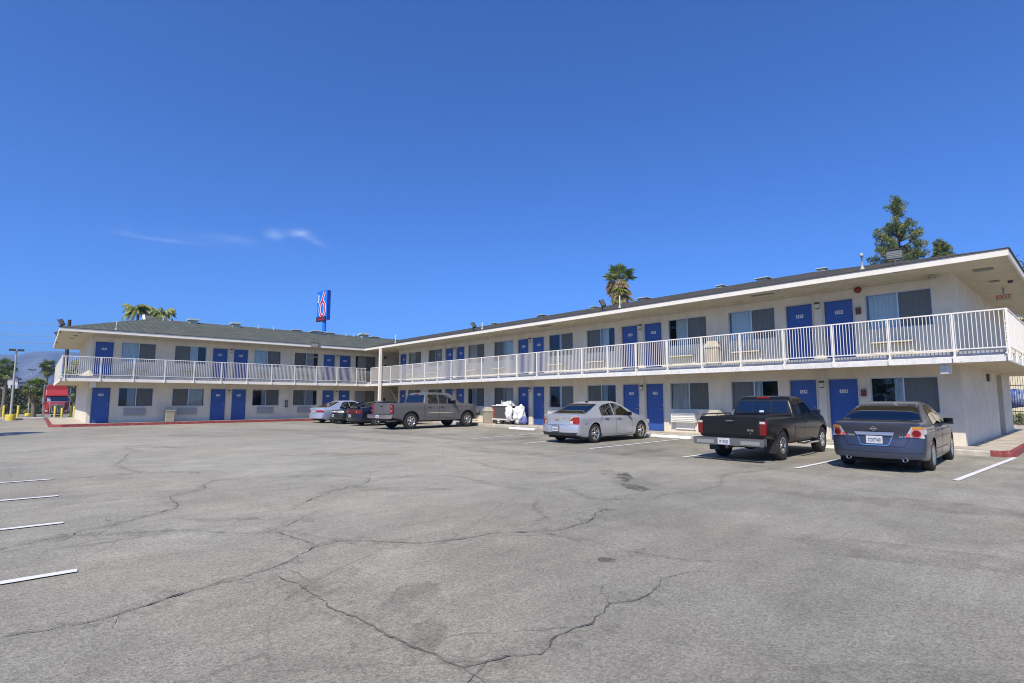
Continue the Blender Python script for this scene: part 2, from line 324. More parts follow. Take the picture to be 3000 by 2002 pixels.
def crack(pts, w, name_mb, m, z, jit, seed):
    rr = random.Random(seed)
    P = []
    for a, b in zip(pts, pts[1:]):
        n = max(2, int(sqrt((a[0]-b[0])**2+(a[1]-b[1])**2)/.035))
        for k in range(n): P.append((a[0]+(b[0]-a[0])*k/n, a[1]+(b[1]-a[1])*k/n))
    P.append(pts[-1]); off = 0; Q = []
    for i, p in enumerate(P):
        off = off*.8+rr.uniform(-jit, jit); q = P[min(i+1, len(P)-1)]; r_ = P[max(i-1, 0)]
        d = Vector((q[0]-r_[0], q[1]-r_[1])); d = d.normalized() if d.length else Vector((1, 0)); nn = Vector((-d.y, d.x))
        fade = min(1, i/12+.25, (len(P)-1-i)/12+.25)
        ww = w*fade*(.35+1.1*noise.noise(Vector((i*.21, seed*3.1, 0)))**2*4+rr.uniform(0, .6))
        c = Vector(p)+nn*off; Q.append((c+nn*ww/2, c-nn*ww/2))
    vs = []
    for a, b in Q: vs += [(a.x, a.y, z), (b.x, b.y, z)]
    name_mb.add(vs, [(2*i, 2*i+1, 2*i+3, 2*i+2) for i in range(len(Q)-1)], m)
ck = MB(); WD = [.026,.028,.016,.012,.018,.014,.024,.014,.012,.015,.012,.02,.02,.02,.018]
for i, c in enumerate(CR):
    crack(c, WD[i]*.42, ck, 'crack_fringe', .008, .013, i+1); crack(c, WD[i]*.17, ck, 'crack_dash', .012, .013, i+1); crack(c, .10+WD[i]*9, ck, 'crack_halo', .004, .004, i+1)
    rr = random.Random(i*7+3)
    for k in range(len(c)//4):                                # finer branches leaving the main crack
        p = Vector(c[rr.randrange(len(c))]); a = rr.uniform(0, 2*pi); pts = [tuple(p)]
        for _ in range(rr.randrange(2, 6)): a += rr.uniform(-.7, .7); p = p+Vector((cos(a), sin(a)))*rr.uniform(.10, .28); pts.append(tuple(p))
        crack(pts, WD[i]*.28, ck, 'crack_fringe', .008, .012, i*50+k)
tag(ck.build('pavement_crack', recalc=False), kind='structure')
# oil and water stains
wornpaint_later = True
mat('stain_dark', (.180,.172,.14), .8, var=.25, vscale=4)
def blotch(mb, cx, cy, rx, ry, rot, seed, m='stain_film', z=.006, n=40):
    vs = [(cx, cy, z)]
    for k in range(n):
        a = 2*pi*k/n; r_ = 1+.55*noise.noise(Vector((cos(a)*1.4+seed, sin(a)*1.4, seed)))+.18*noise.noise(Vector((cos(a)*5, sin(a)*5+seed, 1)))
        x, y = rx*r_*cos(a), ry*r_*sin(a); vs.append((cx+x*cos(rot)-y*sin(rot), cy+x*sin(rot)+y*cos(rot), z))
    mb.add(vs, [(0, k, k % n+1) for k in range(1, n+1)], m)
st = MB()
for a in [(-5.5,7.75,.42,.16,-.5,1),(-6.4,8.7,.55,.15,-.9,2),(-3.25,4.1,.09,.06,0,5)]: blotch(st, *a)
for a in [(-9.0,13.2,.4,1.2,.1,7),(-18.6,13.6,.5,1.3,.1,8),(-3.2,14.2,.5,1.0,0,9),(-15.1,13.9,.5,1.2,.1,10),(-6.0,8.3,1.3,.35,-.6,11),(-1.2,6.5,1.6,.4,.3,12),(-3.6,2.2,.5,.18,2.3,13),(-4.4,1.9,.45,.2,2.2,14),(-3.0,1.95,.3,.12,2.4,15),(-0.5,3.6,1.2,.4,.8,16),(-12.5,-2.0,.8,.35,.2,17),(-15.2,-1.6,1.0,.35,.2,18),(-17.5,-2.2,1.1,.5,.1,19),(-20.5,2.8,1.2,.35,.5,20),(-10,-2.2,.7,.3,0,21),(-7.4,-2.0,.6,.25,0,22),(-25,5,1.8,.5,.6,23),(-28,9,2.0,.6,.4,24),(-14,6.5,1.6,.4,.9,25),(-7.5,1.9,.5,.12,.9,26),(-1.0,1.6,.5,.2,.3,27),(-8.2,4.5,.9,.25,.8,28),(-2.2,9.5,1.6,.5,.2,29),(-12,10.2,2.2,.5,.1,30),(-19,9.5,2.4,.6,.2,31)]: blotch(st, *a, m='stain_faint')
tag(st.build('oil_stain', recalc=False), kind='structure')
# painted bay lines
def line(mb, a, b, w=.1, z=.012, seed=1, m='paint_line'):
    a, b = Vector(a), Vector(b); d = (b-a).normalized(); n = Vector((-d.y, d.x)); L = (b-a).length; k = max(2, int(L/.08)); vs = []; rr = random.Random(seed)
    for i in range(k+1):
        c = a+d*L*i/k; w1 = w/2*(1+rr.uniform(-.12, .05)); vs += [(*(c+n*w1), z), (*(c-n*w1), z)]
    mb.add(vs, [(2*i, 2*i+1, 2*i+3, 2*i+2) for i in range(k)], m)
mat('paint_faded', (.42,.415,.40), .8, var=.3, vscale=14)
def wornpaint(name, lo, hi):
    m = MATS['paint_line'].copy(); m.name = name; t = m.node_tree; L = t.links; b = t.nodes['Principled BSDF']; out = t.nodes['Material Output']
    o = t.nodes.new('ShaderNodeTexCoord'); n = t.nodes.new('ShaderNodeTexNoise'); n.inputs['Scale'].default_value = 11; n.inputs['Detail'].default_value = 8; n.inputs['Roughness'].default_value = .8; L.new(o.outputs['Object'], n.inputs[0])
    r = t.nodes.new('ShaderNodeMapRange'); r.inputs[1].default_value = lo; r.inputs[2].default_value = hi; L.new(n.outputs['Fac'], r.inputs[0])
    tr = t.nodes.new('ShaderNodeBsdfTransparent'); mx = t.nodes.new('ShaderNodeMixShader'); L.new(r.outputs[0], mx.inputs[0]); L.new(tr.outputs[0], mx.inputs[1]); L.new(b.outputs[0], mx.inputs[2]); L.new(mx.outputs[0], out.inputs[0]); MATS[name] = m
wornpaint('paint_worn', .36, .42); wornpaint('paint_ghost', .50, .60)
pl = MB()
for i, (a, b, m) in enumerate([((-1.67,18.96),(-1.97,12.82),'paint_worn'),((-4.50,18.9),(-4.63,12.5),'paint_worn'),((-7.50,18.9),(-7.46,12.6),'paint_worn'),((-10.92,18.9),(-10.62,12.7),'paint_worn'),((-14.2,18.9),(-13.35,12.5),'paint_worn'),((-17.3,18.9),(-16.3,12.6),'paint_worn'),((-20.4,18.8),(-19.3,12.8),'paint_ghost'),((-23.0,18.8),(-22.2,12.8),'paint_ghost'),((-26.2,18.8),(-25.6,12.9),'paint_ghost'),((-29.6,18.8),(-29.2,12.9),'paint_ghost'),
  ((-6.15,.37),(-6.19,-5.2),'paint_worn'),((-8.61,.35),(-8.85,-5.2),'paint_worn'),((-11.03,.36),(-11.4,-5.2),'paint_worn'),((-13.38,.34),(-13.7,-5.2),'paint_worn'),((-16.1,.3),(-16.5,-5.2),'paint_ghost'),((-18.7,.3),(-19.1,-5.2),'paint_ghost'),((-21.3,.3),(-21.8,-5.2),'paint_ghost')]):
    line(pl, a, b, .105, .012, i, m)
tag(pl.build('painted_line', recalc=False), kind='structure')

# raised walkways with kerbs
wk = MB()
wk.box(-39.06, -1.80, 19.12, 33.5, -.05, .15, 'concrete')
wk.box(-53.0, -38.12, 1.2, 19.12, -.05, .1503, 'concrete'); wk.box(-53.0, -38.55, .76, 1.2, -.05, .1503, 'concrete'); wk.add([(-38.55,.76,.1503),(-38.4,.79,.1503),(-38.12,1.15,.1503),(-38.12,1.2,.1503),(-38.55,1.2,.1503)], [(0,1,2,3,4)], 'concrete')
tag(wk.build('walkway'), kind='structure')
jt = MB(); mat('joint_dark', (.12,.10,.08), .9)
for x in [-1.8-1.5*k for k in range(1, 25)]: jt.box(x-.006, x+.006, 19.12, 20.15, .1505, .153, 'joint_dark')
for y in [20.9+1.6*k for k in range(8)]: jt.box(-2.75, -1.8, y-.006, y+.006, .1505, .153, 'joint_dark')
jt.box(-37, -1.8, 19.118, 19.126, .1505, .153, 'joint_dark')
tag(jt.build('walkway_joint'), kind='structure')
kb = MB()
kb.prism([(18.97,-.05),(19.118,-.05),(19.118,.15),(19.0,.15),(18.97,.12)], 0, 1, 'kerb_plain', Matrix(((0,-35.9,0,-2.15),(1,0,0,0),(0,0,1,0),(0,0,0,1))))
tag(kb.build('kerb', bevel=.012), kind='structure')
kr = MB()
kr.add([(-2.15,18.97,-.05),(-1.86,18.97,-.05),(-1.66,19.35,-.05),(-1.66,33.6,-.05),(-1.8,33.6,-.05),(-1.8,19.4,-.05),(-1.95,19.12,-.05),(-2.15,19.12,-.05)]+[(-2.15,18.99,.15),(-1.88,18.99,.15),(-1.68,19.36,.15),(-1.68,33.6,.15),(-1.8,33.6,.155),(-1.8,19.4,.155),(-1.95,19.12,.155),(-2.15,19.12,.155)],
  [(0,1,9,8),(1,2,10,9),(2,3,11,10),(8,9,14,15),(9,10,13,14),(10,11,12,13),(7,0,8,15)], 'kerb_red')
kr.add([(-38.0,18.97,-.05),(-38.0,1.1,-.05),(-38.35,.68,-.05),(-39.0,.60,-.05),(-53,.60,-.05),(-38.02,18.97,.152),(-38.02,1.12,.152),(-38.37,.70,.152),(-39.0,.62,.152),(-53,.62,.152),(-38.12,18.97,.152),(-38.12,1.15,.152),(-38.4,.79,.152),(-39.0,.75,.152),(-53,.75,.152)],
  [(i, i+1, i+6, i+5) for i in range(4)]+[(i+5, i+6, i+11, i+10) for i in range(4)], 'kerb_red')
tag(kr.build('red_kerb', recalc=True), kind='structure')
fk = MB(); fk.box(-53.6, -53.2, -30, .55, -.05, .13, 'kerb_plain'); fk.box(-57.5, -53.6, -30, .55, -.05, .10, 'concrete')
tag(fk.build('driveway_kerb', bevel=.02), kind='structure')

# ------------------------------------------------------------------ motel
MO = thing('motel_building', 'long two storey L shaped stucco motel with blue doors and white balcony railings', 'motel', (-39.06, 20.19, 0))
INV = T((39.06, -20.19, 0))
def P(mb, name, M=None, bevel=0, parent=None):
    """a part of the motel: mesh given in world (or facade) coordinates"""
    if M is not None: mb.move(M)
    o = mb.move(INV).build(name, MO, bevel=bevel); return o
MRt = T((0, 20.19, 0)); MLf = T((-39.06, 0, 0)) @ RZ(pi/2)
F0, F1 = .15, 2.84
XR = [-3.32,-5.07,-5.43,-6.29,-6.68,-7.55,-7.96,-9.72,-10.66,-12.40,-12.78,-13.57,-14.02,-14.82,-15.27,-16.98,-17.90,-19.59,-20.04,-20.76,-21.21,-21.99,-22.43,-24.15,-25.08,-26.72,-27.12,-27.94,-28.36,-29.17,-29.61,-31.27,-32.24,-33.94,-34.28,-35.06]
KR = 'WDDWWDDWWDDWWDDWWD'
# regular bays along the right wing
OR = []
for i, k in enumerate(KR):
    a, b = XR[2*i+1], XR[2*i]
    if k == 'D': c = (a+b)/2; a, b = c-.425, c+.425
    OR.append((k, a, b))
YL = [2.38,3.24,3.63,5.36,6.36,8.13,8.51,9.39,9.78,10.65,11.06,12.83,13.80,15.54,15.96,16.81,17.22,18.08,18.51,20.23]
KL = 'DWWDDWWDDW'
OL = []
for i, k in enumerate(KL):
    a, b = YL[2*i], YL[2*i+1]
    if k == 'D': c = (a+b)/2; a, b = c-.43, c+.43
    OL.append((k, a, b))
def openings(O):
    r = []
    for k, a, b in O:
        for f, wz in ((F0, (1.09, 2.206)), (F1, (3.77, 4.925))):
            r.append((a-.02, b+.02, f, f+2.05) if k == 'D' else (a, b, *wz))
    return r
def facade(u0, u1, z0, z1, ops, M, name='wall'):
    us = sorted({u0, u1, *[v for o in ops for v in o[:2]]}); zs = sorted({z0, z1, *[v for o in ops for v in o[2:]]})
    mb = MB()
    for a, b in zip(us, us[1:]):
        for c, d in zip(zs, zs[1:]):
            um, zm = (a+b)/2, (c+d)/2
            if any(o[0] < um < o[1] and o[2] < zm < o[3] for o in ops): continue
            mb.quad((a,0,c),(b,0,c),(b,0,d),(a,0,d), 'stucco')
    for a, b, c, d in ops:
        D = .14
        mb.quad((a,0,c),(a,0,d),(a,D,d),(a,D,c), 'stucco'); mb.quad((b,0,c),(b,D,c),(b,D,d),(b,0,d), 'stucco')
        mb.quad((a,0,d),(b,0,d),(b,D,d),(a,D,d), 'stucco'); mb.quad((a,0,c),(a,D,c),(b,D,c),(b,0,c), 'stucco')
    mb.move(M); o = mb.move(INV).build(name, MO, recalc=False); return o
facade(-35.30, -2.79, .10, 5.30, openings(OR), MRt)
facade(2.20, 23.5, .10, 5.30, openings(OL), MLf)
# pilasters between paired doors, end walls, back walls
w = MB()
w.box(-2.99, -2.79, 20.195, 27.9, .1, 5.3, 'stucco'); w.box(-2.99, -2.79, 27.9, 32.2, 2.5, 5.3, 'stucco')
w.box(-3.3, -2.79, 29.5, 32.2, .1, 2.5, 'stucco'); w.box(-9, -2.99, 32.0, 32.2, .1, 5.3, 'stucco')
P(w, 'end_wall')
w = MB(); w.box(-51.0, -39.065, 2.2, 2.4, .1, 5.3, 'stucco'); P(w, 'end_wall')
w = MB(); w.box(-35.5, -35.3, 20.3, 23.5, .1, 5.3, 'stucco')
for z0, z1 in ((.1, .15), (2.18, 2.9), (4.85, 5.3)): w.box(-39.06, -35.5, 23.5, 23.7, z0, z1, 'stucco')
for z0, z1 in ((.15, 2.18), (2.9, 4.85)): w.box(-39.06, -38.3, 23.5, 23.7, z0, z1, 'stucco'); w.box(-35.9, -35.5, 23.5, 23.7, z0, z1, 'stucco')
P(w, 'breezeway_wall')
mat('alcove_brown', (.10,.085,.075), .9, var=.3)
w = MB(); w.box(-38.3, -35.9, 23.95, 24.0, .15, 4.85, 'alcove_brown'); P(w, 'alcove_door')
w = MB(); w.box(-51.0, -9, 30.7, 30.9, .1, 5.3, 'stucco'); w.box(-51.0, -50.8, 2.4, 30.7, .1, 5.3, 'stucco'); P(w, 'back_wall')
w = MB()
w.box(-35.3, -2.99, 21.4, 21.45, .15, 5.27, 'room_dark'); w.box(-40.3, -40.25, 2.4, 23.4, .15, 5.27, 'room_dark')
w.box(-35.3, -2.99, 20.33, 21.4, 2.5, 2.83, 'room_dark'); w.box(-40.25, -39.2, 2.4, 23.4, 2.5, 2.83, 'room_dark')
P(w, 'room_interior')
for O, M in ((OR, MRt), (OL, MLf)):
    for i in range(len(O)-1):
        if O[i][0] == 'D' and O[i+1][0] == 'D':
            c = (O[i][1]+O[i][2]+O[i+1][1]+O[i+1][2])/4
            for z0, z1 in ((F0, 2.5), (F1, 5.26)):
                w = MB(); w.box(c-.125, c+.125, -.03, -.001, z0, z1, 'stucco'); P(w, 'pilaster', M, bevel=.008)
# doors
def numbers():
    right_up = 230
    return right_up
dframe = None
def sub(mb, name, par): return mb.build(name, par)
def place(o, M): o.matrix_local = INV @ M
def make_door(M, u, f, num, kick=False):
    global dframe
    if dframe is None:
        mb = MB(); mb.box(-.425, .425, .055, .10, .005, 2.03, 'door_blue'); d = mb.build('door', MO, bevel=.004)
        fr = MB(); fr.box(-.475, -.43, -.012, .06, 0, 2.075, 'frame_trim'); fr.box(.43, .475, -.012, .06, 0, 2.075, 'frame_trim'); fr.box(-.43, .43, -.012, .06, 2.035, 2.075, 'frame_trim'); fr.build('door_frame', d, bevel=.004)
        h = MB(); h.lathe([(0,.0),(.03,.0),(.03,-.01),(.012,-.015),(.012,-.05)], 'brass', 12, (.35,.055,.95), 'y'); h.tube([(.35,.005,.95),(.25,.005,.955)], .010, 'brass', 8)
        h.build('door_handle', d); h = MB(); h.lathe([(0,.0),(.026,0),(.024,-.014),(0,-.016)], 'brass', 12, (.35,.055,1.10), 'y'); h.build('door_lock', d)
        ph = MB(); ph.lathe([(0,.0),(.012,0),(.010,-.008),(0,-.009)], 'brass', 10, (0,.055,1.45), 'y'); ph.build('peephole', d)
        dframe = d; o = d
    else:
        o = dframe.copy(); COL.objects.link(o); o.parent = MO
        for ch in [x for x in bpy.data.objects if x.parent == dframe and not x.name.startswith('number')]:
            c = ch.copy(); COL.objects.link(c); c.parent = o
    place(o, M @ T((u, 0, f)))
    s = MB(); s.box(-.12, .12, .045, .054, 1.57, 1.69, 'sign_plate')
    for k, ch in enumerate(str(num)):
        add_text(s, ch, .115, 'black_paint', T((-.072+.072*k, .0435, 1.63)), bold=.003)
        if k: s.box(-.073+.072*k-.037, -.073+.072*k-.035, .0442, .045, 1.575, 1.685, 'steel_galv')
    s.build('number_sign', o)
nr = 0
for i, (k, a, b) in enumerate(OR):
    if k == 'D': make_door(MRt, (a+b)/2, F0, 123+nr); make_door(MRt, (a+b)/2, F1, 230+nr); nr += 1
nl = 0
for i, (k, a, b) in reversed(list(enumerate(OL))):
    if k == 'D': make_door(MLf, (a+b)/2, F0, 123+nr+nl); make_door(MLf, (a+b)/2, F1, 230+nr+nl); nl += 1
# windows
def curtain(mb, a, b, z0, z1, d, m, seed, gather=.025, pitch=.11):
    n = max(6, int((b-a)/.012)); rr = random.Random(seed); ph = rr.uniform(0, 6); vs = []
    for i in range(n+1):
        u = a+(b-a)*i/n; y = d+gather*sin(2*pi*u/pitch+ph+.8*sin(u*7+seed))
        y2 = d+gather*1.3*sin(2*pi*u/pitch+ph+.8*sin(u*7+seed)+.3); vs += [(u, y, z1), (u+.004*sin(i*.7), y2, z0)]
    mb.add(vs, [(2*i, 2*i+1, 2*i+3, 2*i+2) for i in range(n)], m, True)
def make_window(M, a, b, z0, z1, left_glass, style, seed):
    w_, h = b-a, z1-z0; mid = w_*.5; fr = MB(); t = .028
    fr.box(0, w_, .05, .10, 0, t, 'alu'); fr.box(0, w_, .05, .10, h-t, h, 'alu'); fr.box(0, t, .05, .10, t, h-t, 'alu'); fr.box(w_-t, w_, .05, .10, t, h-t, 'alu'); fr.box(mid-.022, mid+.022, .042, .085, t, h-t, 'alu')
    o = fr.build('window', MO); place(o, M @ T((a, 0, z0)))
    g0, g1 = (t, mid-.022) if left_glass else (mid+.022, w_-t)
    s0, s1 = (mid+.022, w_-t) if left_glass else (t, mid-.022)
    p = MB(); p.quad((t,.078,t),(w_-t,.078,t),(w_-t,.078,h-t),(t,.078,h-t), 'window_glass'); p.build('pane', o, recalc=False)
    s = MB(); s.quad((s0,.058,t),(s1,.058,t),(s1,.058,h-t),(s0,.058,h-t), 'insect_screen'); s.build('insect_screen', o, recalc=False)
    c = MB(); mt = ['curtain_pale', 'curtain_grey', 'curtain_tan'][style % 3]
    # style 0 closed; 1 partly drawn over the glass half; 2 open sliver at outer edge
    op = (style // 3) % 4; gap = [0, .28, .5, .72][op]*(g1-g0)
    if left_glass: r0, r1 = g0+gap, s1
    else: r0, r1 = s0, g1-gap
    curtain(c, r0, r1, .03, h-.02, .17, mt, seed); c.build('curtain', o, recalc=False)
    if op == 3 and seed % 2:
        pass
sd = 0
UP = [0, 0, 3, 6, 9, 0, 2, 1, 2, 9, 3]; LO = [9, 9, 2, 10, 9, 1, 4, 10, 1, 4, 5]
wi = 0
for i, (k, a, b) in enumerate(OR):
    if k == 'W':
        lg = (i+1 < len(OR) and OR[i+1][0] == 'D')          # window right of a pair of doors: glass half on the left
        if i == 0: lg = True
        sd += 1; make_window(MRt, a, b, 1.09, 2.206, lg, LO[wi % 11], sd); sd += 1; make_window(MRt, a, b, 3.77, 4.925, lg or wi == 1, UP[wi % 11], sd); wi += 1
LU = [0, 6, 0, 4, 5]; LL = [7, 2, 10, 4, 2]; wi = 0
for i, (k, a, b) in enumerate(OL):
    if k == 'W':
        lg = (OL[i-1][0] == 'D')
        sd += 1; make_window(MLf, a, b, 1.09, 2.206, lg, LL[wi % 5], sd); sd += 1; make_window(MLf, a, b, 3.77, 4.925, lg, LU[wi % 5], sd); wi += 1
# air conditioners under the windows
def ac_louvre():
    m = MB(); m.box(0, 1.06, -.24, -.001, .0, .40, 'ac_white')
    for k in range(5):
        z = .03+.074*k; m.add([(.03,-.242,z),(1.03,-.242,z),(1.03,-.275,z+.05),(.03,-.275,z+.05),(.03,-.242,z+.058),(1.03,-.242,z+.058)], [(0,1,2,3),(3,2,5,4)], 'ac_white')
    for x in (.0, 1.035): m.box(x, x+.025, -.28, -.241, 0, .40, 'ac_white')
    m.box(.08, .98, -.05, -.001, -.30, -.002, 'ac_white'); return m
def ac_flat():
    m = MB(); m.box(0, 1.06, -.10, -.001, 0, .40, 'ac_grey')
    for k in range(9): m.box(.03, 1.03, -.108, -.101, .03+.04*k, .045+.04*k, 'ac_grey')
    m.box(-.015, 1.075, -.115, -.1085, .40, .425, 'ac_grey'); return m
def ac_box():
    m = MB(); m.box(0, 1.06, -.045, -.001, .02, .42, 'ac_cream'); m.box(-.01, 1.07, -.26, -.001, .44, .485, 'ac_cream')
    for k in range(8): m.box(.04, 1.02, -.051, -.046, .06+.042*k, .075+.042*k, 'ac_cream')
    return m
protos = {}
def unit(kind, fn, M, u, z):
    if kind in protos: o = protos[kind].copy(); COL.objects.link(o); o.parent = MO
    else: o = fn().build('air_conditioner', MO, bevel=.004); protos[kind] = o
    place(o, M @ T((u, 0, z)))
for k, a, b in OR:
    if k == 'W': c = (a+b)/2; unit('l', ac_louvre, MRt, c-.70, .57); unit('b', ac_box, MRt, c-.70, 2.86)
for k, a, b in OL:
    if k == 'W': c = (a+b)/2; unit('f', ac_flat, MLf, c-.55, .56); unit('b', ac_box, MLf, c-.55, 2.86)
# lights between doors
def lampfix():
    m = MB(); m.box(-.06, .06, -.04, -.031, -.13, .13, 'frame_trim'); m.box(-.075, .075, -.13, -.041, .05, .11, 'dark_metal'); m.box(-.06, .06, -.12, -.045, -.10, .048, 'lamp_frost'); m.box(-.065, .065, -.125, -.042, -.12, -.101, 'dark_metal'); return m
mat('lamp_frost', (.62,.60,.50), .35)
for O, M in ((OR, MRt), (OL, MLf)):
    for i in range(len(O)-1):
        if O[i][0] == 'D' and O[i+1][0] == 'D':
            c = (O[i][1]+O[i][2]+O[i+1][1]+O[i+1][2])/4
            for z in (F0+1.88, F1+1.93):
                if 'lamp' in protos: o = protos['lamp'].copy(); COL.objects.link(o); o.parent = MO
                else: o = lampfix().build('wall_light', MO, bevel=.004); protos['lamp'] = o
                place(o, M @ T((c, 0, z)))
# alarm bell and call points
m = MB(); m.lathe([(0,-.07),(.06,-.07),(.10,-.045),(.11,-.005),(.11,-.001)], 'red_alarm', 20, (-5.25,0,5.14), 'y'); P(m, 'alarm_bell', MRt)
for z in (4.43, 1.72):
    m = MB(); m.box(-5.34, -5.19, -.06, -.001, z-.11, z+.11, 'brown_box'); m.box(-5.31, -5.22, -.07, -.061, z-.07, z+.04, 'red_alarm'); m.box(-5.33, -5.20, -.05, -.001, z+.14, z+.20, 'frame_trim'); P(m, 'fire_call_point', MRt, bevel=.004)
m = MB(); m.box(13.25, 13.43, -.08, -.001, .95, 1.45, 'dark_metal'); m.box(13.29, 13.39, -.09, -.081, 1.05, 1.35, 'ac_grey'); P(m, 'meter_box', MLf, bevel=.004)
for z in (4.9, 4.2, 1.5):
    m = MB(); m.box(20.95, 21.10, -.1, -.001, z-.12, z+.12, 'dark_metal'); P(m, 'fire_call_point', MLf, bevel=.004)
m = MB(); m.box(-2.79, -2.72, 25.3, 25.6, 2.15, 2.42, 'brown_box'); P(m, 'alarm_box', bevel=.004)

b = MB(); b.tube([(-35.2,20.165,5.19),(-3.1,20.165,5.19)], .012, 'frame_trim', 6); P(b, 'conduit')
b = MB(); b.tube([(-39.035,2.4,5.19),(-39.035,20.4,5.19)], .012, 'frame_trim', 6); P(b, 'conduit')
# balcony
b = MB()
b.box(-39.06, -1.66, 18.80, 20.19, 2.56, 2.82, 'slab_edge'); b.box(-2.79, -1.66, 20.19, 32.3, 2.56, 2.82, 'slab_edge')
b.box(-39.06, -37.67, 1.0, 18.80, 2.56, 2.82, 'slab_edge'); b.box(-51.0, -39.06, 1.0, 2.2, 2.56, 2.82, 'slab_edge'); b.box(-39.06, -35.3, 20.19, 23.5, 2.56, 2.82, 'slab_edge')
P(b, 'balcony_slab')
b = MB()
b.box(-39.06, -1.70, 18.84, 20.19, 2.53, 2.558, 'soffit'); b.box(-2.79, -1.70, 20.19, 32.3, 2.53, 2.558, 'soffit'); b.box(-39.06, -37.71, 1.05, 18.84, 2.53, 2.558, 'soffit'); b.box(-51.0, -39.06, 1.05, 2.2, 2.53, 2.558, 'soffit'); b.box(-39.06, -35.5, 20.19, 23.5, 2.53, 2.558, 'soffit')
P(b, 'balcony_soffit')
b = MB(); b.box(-37.62, -1.58, 18.71, 18.78, 2.50, 2.675, 'trim_worn'); P(b, 'balcony_fascia', bevel=.01)
b = MB(); b.box(-1.65, -1.58, 18.785, 32.3, 2.50, 2.675, 'trim_worn'); P(b, 'balcony_fascia', bevel=.01)
b = MB(); b.box(-37.65, -37.58, .98, 18.70, 2.50, 2.675, 'trim_white'); P(b, 'balcony_fascia', bevel=.01)
b = MB(); b.box(-51.1, -37.58, .90, .975, 2.50, 2.675, 'trim_white'); P(b, 'balcony_fascia', bevel=.01)
for M_, y in ((T((-2.93, 0, 0)), 0),):
    b = MB(); b.box(-.12, .12, 18.90, 19.06, 2.22, 2.528, 'trim_worn'); P(b, 'beam_end', M_, bevel=.01)
b = MB(); b.box(-39.06, -37.9, 2.25, 2.47, 2.20, 2.528, 'trim_white'); P(b, 'beam_end', bevel=.01)
RT = 3.885
def panel(L, npk):
    m = MB(); m.box(0, L, -.018, .018, RT-.036, RT, 'rail_white'); m.box(0, L, -.013, .013, 2.855, 2.885, 'rail_white')
    for k in range(npk): x = L*(k+.5)/npk; m.box(x-.0075, x+.0075, -.0075, .0075, 2.885, RT-.036, 'rail_white')
    return m
def postm():
    m = MB(); m.box(-.019, .019, -.019, .019, 2.52, RT-.037, 'rail_white'); m.box(-.035, .035, -.045, -.025, 2.51, 2.70, 'rail_white'); m.add([(-.024,.025,2.70),(.024,.025,2.70),(.024,.10,2.70),(-.024,.10,2.70),(-.024,.025,2.80),(.024,.025,2.80)], [(0,1,2,3),(0,4,5,1),(3,2,5,4),(0,3,4),(1,5,2)], 'rail_white'); return m
def rail(M, u0, u1, n, npk, key, last_post=True):
    L = (u1-u0)/n
    for k in range(n):
        kk = 'panel'+key
        if kk in protos: o = protos[kk].copy(); COL.objects.link(o); o.parent = MO
        else: o = panel(L, npk).build('railing_panel', MO); protos[kk] = o
        place(o, M @ T((u0+k*L, 0, 0)))
    for k in range(n+(1 if last_post else 0)):
        if 'post' in protos: o = protos['post'].copy(); COL.objects.link(o); o.parent = MO
        else: o = postm().build('railing_post', MO); protos['post'] = o
        place(o, M @ T((u0+k*L, 0, 0)))
rail(T((0, 18.685, 0)), -2.67-1.484*23, -2.67, 23, 17, 'r', False)
rail(T((0, 18.685, 0)), -2.67, -1.57, 1, 12, 'e')
rail(T((-37.555, 0, 0)) @ RZ(pi/2), 1.07, 17.90, 11, 17, 'l', False)
rail(T((-37.555, 0, 0)) @ RZ(pi/2), 17.90, 18.68, 1, 7, 'm', False)
rail(T((-1.555, 0, 0)) @ RZ(pi/2), 18.69, 18.69+1.5*9, 9, 17, 's')
rail(T((0, .93, 0)), -51.0, -37.57, 9, 17, 'w')
b = MB(); b.box(-37.57, -37.54, .93, 1.05, RT-.045, RT, 'rail_white'); P(b, 'railing_panel')
# corner post of the inner angle
b = MB(); b.box(-35.13, -34.95, 18.42, 18.60, 0, 5.24, 'trim_white'); P(b, 'corner_post', bevel=.012)

